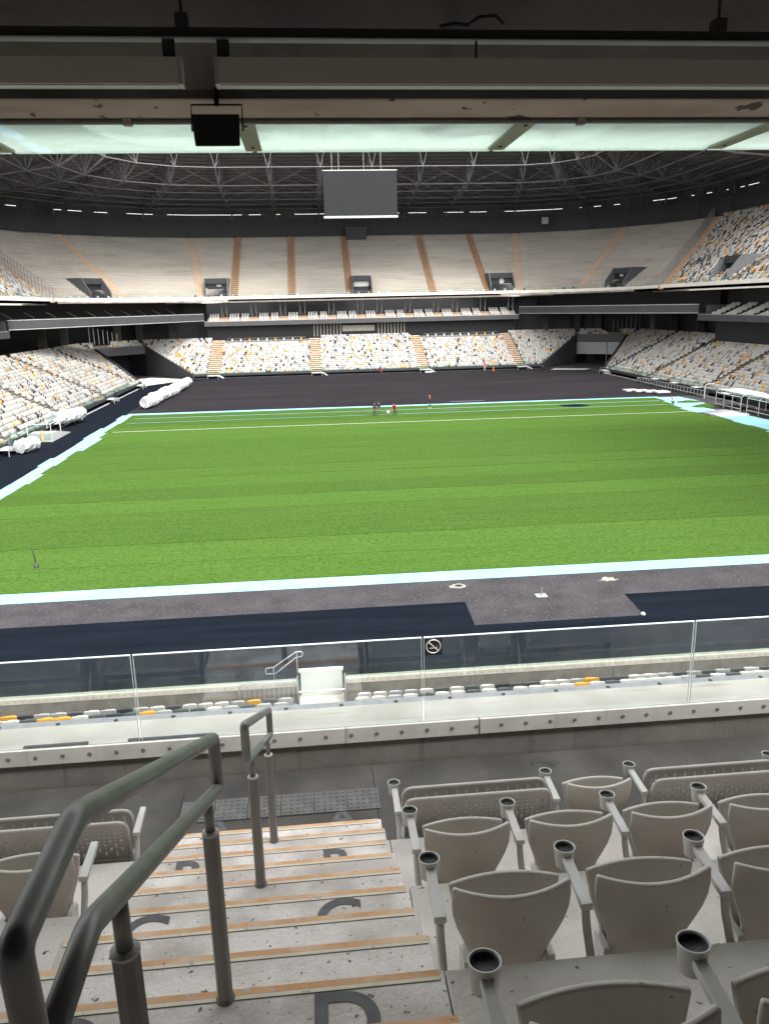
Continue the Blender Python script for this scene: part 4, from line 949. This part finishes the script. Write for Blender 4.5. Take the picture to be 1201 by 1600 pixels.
for x0, x1 in ((-2.3, -1.82), (-1.52, -.88)): 
    o = MB().box(x0, x1, PY+.036, PY+.062, zpt-.0095, zpt+.004).build('rubber_strip', M['black']); tag(o, 'short black rubber strip on the ledge ' + ('under the handrail end' if x1 > -1 else 'away from the handrail'), 'strip')
gr = thing('glass_railing', 'clear glass balustrade panels standing on the parapet', 'railing', (0, PY+.02, zpt))
gz0, gz1 = zpt-.02, H-2.49
js = [-8.0, -5.8, -3.61, -1.418, .776, 2.966, 5.16, 7.35, 9.5]
for a, c in zip(js[:-1], js[1:]):
    o = MB().box(a+.008, c-.008, PY+.016, PY+.032, gz0, gz1).build('glass_panel', M['glass'], gr)
    MB().box(a+.008, c-.008, PY+.0155, PY+.0325, gz1+.0005, gz1+.006).build('glass_edge', M['glassedge'], o)
    for x in (a+.008, c-.0105): MB().box(x, x+.0025, PY+.0155, PY+.0325, gz0, gz1).build('glass_edge', M['glassedge'], o)
# no smoking sign
zs = gz1-.075; xs_ = .776+.082; ys_ = PY+.0135
ns = thing('no_smoking_sign', 'small black no smoking sign on the glass balustrade', 'sign', (xs_, ys_, zs))
MB().box(xs_-.068, xs_+.068, ys_-.001, ys_+.0018, zs-.068, zs+.068).build('sign_plate', M['black'], ns)
b = MB(); n = 28
b.tube([(xs_+.055*math.cos(2*math.pi*i/n), ys_-.0015, zs+.004+.055*math.sin(2*math.pi*i/n)) for i in range(n)], .0042, 4, True); b.build('ring', M['alu'], ns)
MB().bar((xs_-.039, ys_-.0018, zs+.043), (xs_+.039, ys_-.0018, zs-.035), .0042).build('slash', M['alu'], ns)
b = MB().box(xs_-.03, xs_+.012, ys_-.0022, ys_-.0012, zs-.014, zs-.006); b.box(xs_+.016, xs_+.03, ys_-.0022, ys_-.0012, zs-.014, zs-.006); b.bar((xs_+.026, ys_-.0017, zs-.004), (xs_+.03, ys_-.0017, zs+.012), .0018); b.build('cigarette', M['alu'], ns)
b = MB(); 
for i in range(8): a = i/7; b.quad((1.6+.2*a, 5.3+.03*math.sin(6*a), zk(10)+.01+.02*math.sin(9*a)**2), (1.63+.2*a, 5.3+.03*math.sin(6*a+1), zk(10)+.012+.015*math.cos(7*a)**2), (1.63+.2*a, 5.35+.02*math.sin(5*a), zk(10)+.01), (1.6+.2*a, 5.36+.02*math.sin(5*a), zk(10)+.012+.02*math.sin(9*a+1)**2))
tag(b.build('plastic_wrapper', M['glass']), 'crumpled clear plastic wrapper on the floor before the parapet', 'wrapper')

# handrails ------------------------------------------------------------
XR = -.352
def arc(pts, r=.05, n=5):                                    # round the inner corners of a polyline
    P_ = [Vector(q) for q in pts]; out = [P_[0]]
    for i in range(1, len(P_)-1):
        a = (P_[i-1]-P_[i]); c = (P_[i+1]-P_[i]); ra = min(r, a.length*.45, c.length*.45); a.normalize(); c.normalize()
        s0, s1 = P_[i]+a*ra, P_[i]+c*ra
        for j in range(n+1): u = j/n; out.append(s0*(1-u)**2+P_[i]*2*u*(1-u)+s1*u*u)
    return out+[P_[-1]]
def handrail(label, yr, yf, posts, rear_ext, top, bot):
    t = thing('handrail', label, 'handrail', (XR, (yr+yf)/2, H+top-.9-.5*(yf-yr)/2))
    def zt(y): return H+top-.4985*(y-yr)
    def zb(y): return H+bot-.4985*(y-yr)
    if rear_ext: pts = [(XR, yr-.22, zb(yr)), (XR, yr-.23, zt(yr)), (XR, yr, zt(yr)), (XR, yf, zt(yf)), (XR, yf, zb(yf)), (XR, yr, zb(yr)), (XR, yr-.22, zb(yr))]
    else: pts = [(XR, (yr+yf)/2, zb((yr+yf)/2)), (XR, yr-.02, zb(yr-.02)), (XR, yr-.02, zt(yr-.02)), (XR, yf, zt(yf)), (XR, yf, zb(yf)), (XR, (yr+yf)/2, zb((yr+yf)/2))]
    MB().tube(arc(pts, .022, 6), .0195, 16).build('rail_loop', M['rail'], t, True)
    for y, zf in posts:
        zt_ = zb(y)
        MB().tube([(XR, y, zf), (XR, y, zt_-.115)], .0245, 8).build('post', M['post'], t)
        o = MB().lathe([(.0255, 0), (.0255, .006), (.016, .010), (.014, .010)], 14, (XR, y, zt_-.115)).build('collar', M['collar'], t)
        MB().tube([(XR, y, zt_-.11), (XR, y, zt_-.005)], .0145, 10).build('spigot', M['rail'], t, True)
        MB().lathe([(.031, 0), (.030, .004), (.025, .006)], 14, (XR, y, zf)).build('foot_plate', M['concwall'], t)
handrail('dark steel double handrail close by, bent level at its upper end', .975, 2.235, [(1.12, zk(-1)), (2.03, zk(1))], True, -.675, -.855)
handrail('short steel double handrail lower down the stairs, before the parapet', 3.12, 4.50, [(3.30, zk(5)), (4.255, zk(8))], False, -1.765, -1.94)

# chairs -------------------------------------------------------------------
def grid(nu, nv, fn):
    b = MB(); vs = [fn(-1+2*i/(nu-1), j/(nv-1)) for j in range(nv) for i in range(nu)]
    b.add(vs, [(j*nu+i, j*nu+i+1, (j+1)*nu+i+1, (j+1)*nu+i) for j in range(nv-1) for i in range(nu-1)]); return b
def solid(o, th, off_=0, bw=.006):
    q = o.modifiers.new('thick', 'SOLIDIFY'); q.thickness = th; q.offset = off_; bevel(o, bw, 3); smooth_by_angle(o, 50); return o
hv = [.24, .33, .40, .465, .53, .585, .66]; wv = [.128, .131, .145, .172, .198, .207, .203]
def backf(u, v):
    h_ = .24+.42*v; w_ = float(np.interp(h_, hv, wv)); c = .02+.032*v
    y = .165-.075*v-.02*math.sin(math.pi*v)+c*(u*u)-.018*v
    return (u*w_, y, h_+.012*u*u*v)
pv = [.30, .39, .48, .605]; pw = [.135, .15, .18, .2]
def panf(u, v):
    h_ = .30+.305*v; w_ = float(np.interp(h_, pv, pw))
    y = .200+.02*v+.028*(1-u*u)*(.3+.7*v)
    return (u*w_, y, h_+.010*(1-u*u)*v)
back_me = grid(13, 9, backf).mesh('backrest', M['chair']); pan_me = grid(13, 8, panf).mesh('folded_seat', M['chair'])
def add_arm(t, x, cup=True):
    o = MB(); o.add([(-.021, .075, .572), (.021, .075, .572), (.017, .30, .590), (-.017, .30, .590), (-.021, .075, .598), (.021, .075, .598), (.017, .30, .616), (-.017, .30, .616)], [(0,3,2,1),(4,5,6,7),(0,1,5,4),(1,2,6,5),(2,3,7,6),(3,0,4,7)])
    a = o.build('armrest', M['alu'], t, local=True); a.location = (x, 0, 0); bevel(a, .004)
    L_ = MB().tube(arc([(x, .095, .58), (x, .075, .51), (x, .0, .40), (x, .02, .24), (x, .11, .1), (x, .13, .0)], .09, 5), .015, 8, sx=.85); L_.build('leg', M['alu'], t, True, local=True)
    if cup:
        q = MB().lathe([(.026, -.078), (.031, -.074), (.039, 0), (.0395, .003), (.036, .003), (.0345, 0), (.029, -.06), (.0, -.06)], 24).build('cup_holder', M['alu'], a, True, local=True); q.location = (0, .328, .630); q.rotation_euler = (R(-4), 0, 0)
        smooth_by_angle(q, 50)
        w2 = MB().lathe([(.0, -.055), (.0285, -.055), (.0345, -.003), (.0335, -.004), (.0325, -.014), (0, -.015)], 24).build('cup_liner', M['liner'], a, True, local=True); w2.location = (0, .328, .630); w2.rotation_euler = (R(-4), 0, 0)
def chair(xc, hw, row, label, arms):
    yr, z = {'A': (3.966, zk(10)), 'B': (3.012, zk(7)), 'C': (2.058, zk(4)), 'D': (1.104, zk(1))}[row]
    t = thing('tip_up_chair', label, 'chair', (xc, yr+.02, z), 'grey tip-up chairs of the terrace')
    t.rotation_euler[2] = R(random.uniform(-.8, .8))
    solid(link('backrest', back_me, t), .022, 0, .008); pn = solid(link('folded_seat', pan_me, t), .024, 0, .009); a_ = R(random.uniform(-3.5, 2)); pn.matrix_local = Matrix.Translation((0, .2, .33)) @ Matrix.Rotation(a_, 4, 'X') @ Matrix.Translation((0, -.2, -.33))
    for xs2 in (-.05, .05):
        sc_ = MB().lathe([(.007, 0), (.006, .004), (0, .004)], 8).build('screw', M['alu'], t, local=True); sc_.location = (xs2, .118, .30); sc_.rotation_euler = (R(90), 0, 0)
    for s in (-1, 1):
        MB().prism([(.05, .0), (.11, .0), (.22, .33), (.21, .36), (.12, .36)], s*.150-.012, s*.150+.012).build('bracket', M['alu'], t, local=True)
    MB().tube([(-.16, .175, .335), (.16, .175, .335)], .014, 8).build('hinge_bar', M['post'], t, True, local=True)
    for sgn, cup in arms: add_arm(t, sgn*hw, cup)
    return t
CH = [('B', .398, .894, 'grey tip-up chair at the stairs in the second row, before the first bench', 2), ('B', .894, 1.408, 'second grey chair from the stairs in the row behind the benches', 1), ('B', 1.408, 1.90, 'third grey chair from the stairs in the row behind the benches', 1), ('B', 1.90, 2.40, 'fourth grey chair from the stairs, cut by the frame, behind the benches', 1), ('B', 2.40, 2.9, 'fifth grey chair from the stairs in the row behind the benches', 1),
      ('C', .352, .857, 'grey chair at the stairs in the third row, beside the letter C', 2), ('C', .857, 1.352, 'second grey chair from the stairs in the third row', 1), ('C', 1.352, 1.852, 'third chair from the stairs in the third row, cut by the frame', 1),
      ('D', .3375, .837, 'closest grey chair at the stairs, beside the letter D', 2), ('D', .837, 1.337, 'second chair from the stairs in the closest row, cut by the frame', 1), ('D', 1.337, 1.837, 'third chair from the stairs in the closest row', 1),
      ('A', 1.39, 1.95, 'single grey chair between the two perforated benches in the front row', 1)]
for row, a, c, lb, n in CH:
    hw = (c-a)/2; chair((a+c)/2, hw, row, lb, [(1, True)]+([(-1, True)] if n == 2 else []))
chair(-1.37, .25, 'B', 'grey chair on the opposite side of the stairs, behind the handrail', [(1, False), (-1, True)])
chair(-1.87, .25, 'B', 'second grey chair on the opposite side of the stairs, behind the handrail', [(-1, True)])
def bench(x0, x1, label, arms):
    t = thing('perforated_bench', label, 'bench', ((x0+x1)/2, 3.986, zk(10)), 'perforated double benches of the front row'); hw = (x1-x0)/2-.045
    def panel(name, y, zlo, zhi, lean):
        b = MB(); cw, gw = .0125, .0195; sh, gh = .034, .020
        n = int((2*hw-.05)/(cw+gw)); xs0 = -(n*(cw+gw)-gw)/2
        def P(x, z): return (x, y+lean*(z-zlo), z)
        def rect(xa, xb, za, zb): b.quad(P(xa, za), P(xb, za), P(xb, zb), P(xa, zb))
        xprev = -hw
        for i in range(n):
            xa = xs0+i*(cw+gw); rect(xprev, xa, zlo, zhi); zc = zlo; z0 = zlo+.03+(.027 if i % 2 else 0)
            while z0+sh < zhi-.03: rect(xa, xa+cw, zc, z0); zc = z0+sh; z0 += sh+gh
            rect(xa, xa+cw, zc, zhi); xprev = xa+cw
        rect(xprev, hw, zlo, zhi)
        o = b.build(name, M['bench'], t, local=True); q = o.modifiers.new('thick', 'SOLIDIFY'); q.thickness = .003
        fr = arc([P(-hw, zlo), P(-hw, zhi), P(hw, zhi), P(hw, zlo)], .06, 6)
        MB().tube(fr, .0125, 8).build('tube_frame', M['bench'], o, True, local=True)
        MB().tube([P(-hw, zlo), P(hw, zlo)], .008, 6).build('lower_rail', M['bench'], o, True, local=True)
    panel('backrest', .10, .41, .675, -.12); panel('folded_seat', .19, .27, .665, .02); panel('lower_back', .125, .28, .405, -.1)
    for s in (-1, 1): MB().prism([(.05, .0), (.11, .0), (.22, .33), (.21, .40), (.10, .45)], s*(hw-.0)-.012, s*(hw-.0)+.012).build('bracket', M['alu'], t, local=True)
    for sgn, cup in arms: add_arm(t, sgn*(x1-x0)/2, cup)
bench(.412, 1.39, 'perforated double bench in the front row, next to the stairs and tactile strip', [(-1, True), (1, True)])
bench(1.95, 2.89, 'perforated double bench in the front row, cut by the frame', [(1, True)])
bench(-2.11, -1.13, 'perforated double bench on the opposite side of the stairs, behind the handrail', [(1, False)])
bench(-3.2, -2.2, 'perforated double bench farthest from the stairs', [(1, True)])

# ================================================================== OVERHANG ABOVE US
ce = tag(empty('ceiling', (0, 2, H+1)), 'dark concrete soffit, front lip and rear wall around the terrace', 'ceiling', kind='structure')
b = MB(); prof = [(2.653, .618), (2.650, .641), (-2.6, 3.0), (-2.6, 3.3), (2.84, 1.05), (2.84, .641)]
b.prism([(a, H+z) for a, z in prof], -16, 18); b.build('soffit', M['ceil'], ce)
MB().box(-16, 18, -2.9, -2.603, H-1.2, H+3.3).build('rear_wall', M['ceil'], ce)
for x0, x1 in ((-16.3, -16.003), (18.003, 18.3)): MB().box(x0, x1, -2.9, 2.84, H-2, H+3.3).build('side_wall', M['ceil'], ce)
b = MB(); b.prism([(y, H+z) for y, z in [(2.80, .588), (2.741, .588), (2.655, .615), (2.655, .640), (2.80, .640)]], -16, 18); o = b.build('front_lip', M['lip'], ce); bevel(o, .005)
pc = thing('conduit_pipe', 'thin grey conduit running along the lip under the overhang', 'pipe', (0, 2.775, H+.58))
MB().tube([(-12, 2.775, H+.579), (14, 2.775, H+.579)], .0085, 8).build('pipe', M['post'], pc, True)
for x in (-.535, .938, -2.5, 2.63): MB().box(x-.013, x+.013, 2.762, 2.788, H+.567, H+.594).build('clamp', M['lip'], pc)
# glass canopy with brackets
ca = thing('glass_canopy', 'milky green glass canopy projecting from the lip overhead', 'canopy', (0, 3.1, H+.6))
bx = [-3.9, -2.97, -2.04, -1.11, -.175, .788, 1.71, 2.65, 3.6, 4.5]
for a, c in zip(bx[:-1], bx[1:]):
    o = MB().box(a+.009, c-.009, 2.83, 3.438, H+.604, H+.613).build('glass_panel', M['canopy'], ca)
    MB().box(a+.009, c-.009, 3.4385, 3.443, H+.6035, H+.6135).build('glass_edge', M['glassedge'], o)
for x in bx:
    q = MB().box(x-.031, x+.031, 2.83, 3.36, H+.594, H+.6035).build('bracket', M['olive'], ca)
    MB().box(x-.0045, x+.0045, 2.83, 3.39, H+.6135, H+.663).build('bracket_web', M['olive'], q)
    for y in (2.91, 3.28): MB().lathe([(.0065, -.0045), (.0065, 0)], 8, (x, y, H+.594)).build('bolt', M['black'], q)
# light fixtures, tray, rods, hangers
def fixture(x0, x1, label):
    t = thing('light_fixture', label, 'light fixture', ((x0+x1)/2, 2.307, H+.567))
    MB().box(x0, x1, 2.285, 2.332, H+.5678, H+.630).build('housing', M['fixture'], t); MB().box(x0+.009, x1-.009, 2.291, 2.326, H+.5645, H+.5675).build('diffuser', M['alu'], t)
    for x in (x0, x1-.003): MB().box(x-.0035, x+.0065, 2.2825, 2.3345, H+.566, H+.6315).build('end_cap', M['alu'], t)
fixture(-4.2, -.2955, 'long unlit grey light fixture ending near the hanging speaker'); fixture(-.205, 4.4, 'long unlit grey light fixture across the wider part of the ceiling')
ty = thing('cable_tray', 'perforated steel channel hung below the dark soffit', 'cable tray', (0, 2.307, H+.68))
MB().box(-5, 5.5, 2.296, 2.300, H+.6755, H+.7015).build('channel_web', M['tray'], ty); MB().box(-5, 5.5, 2.3005, 2.33, H+.6755, H+.6775).build('channel_flange', M['galv'], ty); MB().box(-5, 5.5, 2.2885, 2.2955, H+.6748, H+.678).build('channel_lip', M['galv'], ty)
for x in (-.2846, 1.156, 2.54, -1.73):
    MB().tube([(x, 2.307, H+.70), (x, 2.307, H+.81)], .0045, 6).build('threaded_rod', M['tray'], ty); MB().box(x-.016, x+.016, 2.288, 2.326, H+.7018, H+.733).build('rod_clamp', M['tray'], ty)
for x, w_ in ((-.323, .016), (-.184, .016), (.484, .003), (1.85, .016), (-2.08, .016)):
    MB().box(x-w_, x+w_, 2.303, 2.307, H+.6302, H+.6753).build('hanger_strap', M['tray'], ty)
cb = MB().tube([(.383, 2.285, H+.704), (.42, 2.285, H+.711), (.457, 2.285, H+.7075), (.486, 2.285, H+.726), (.53, 2.285, H+.73), (.553, 2.285, H+.711)], .005, 6)
tag(cb.build('loose_cable', M['black'], smooth=True), 'loose dark cable lying over the steel channel', 'cable')
# speaker
sx = -.240
sp_ = thing('speaker', 'black box speaker hung on a bracket under the lip', 'speaker', (sx, 2.58, H+.5))
b = MB(); b.add([(sx-.0715, 2.557, H+.554), (sx+.071, 2.557, H+.554), (sx+.068, 2.557, H+.4665), (sx-.065, 2.557, H+.4665), (sx-.052, 2.653, H+.571), (sx+.052, 2.653, H+.571), (sx+.049, 2.653, H+.486), (sx-.049, 2.653, H+.486)], [(0,1,2,3),(7,6,5,4),(0,4,5,1),(1,5,6,2),(2,6,7,3),(3,7,4,0)]); o = b.build('cabinet', M['black'], sp_); bevel(o, .0045)
MB().tube([(sx-.075, 2.60, H+.516), (sx-.075, 2.62, H+.593), (sx+.075, 2.62, H+.593), (sx+.075, 2.60, H+.516)], .003, 6).build('u_bracket', M['black'], sp_)
MB().tube([(sx, 2.62, H+.593), (sx, 2.645, H+.64)], .0075, 6).build('mount', M['black'], sp_)
bpy.context.view_layer.update()
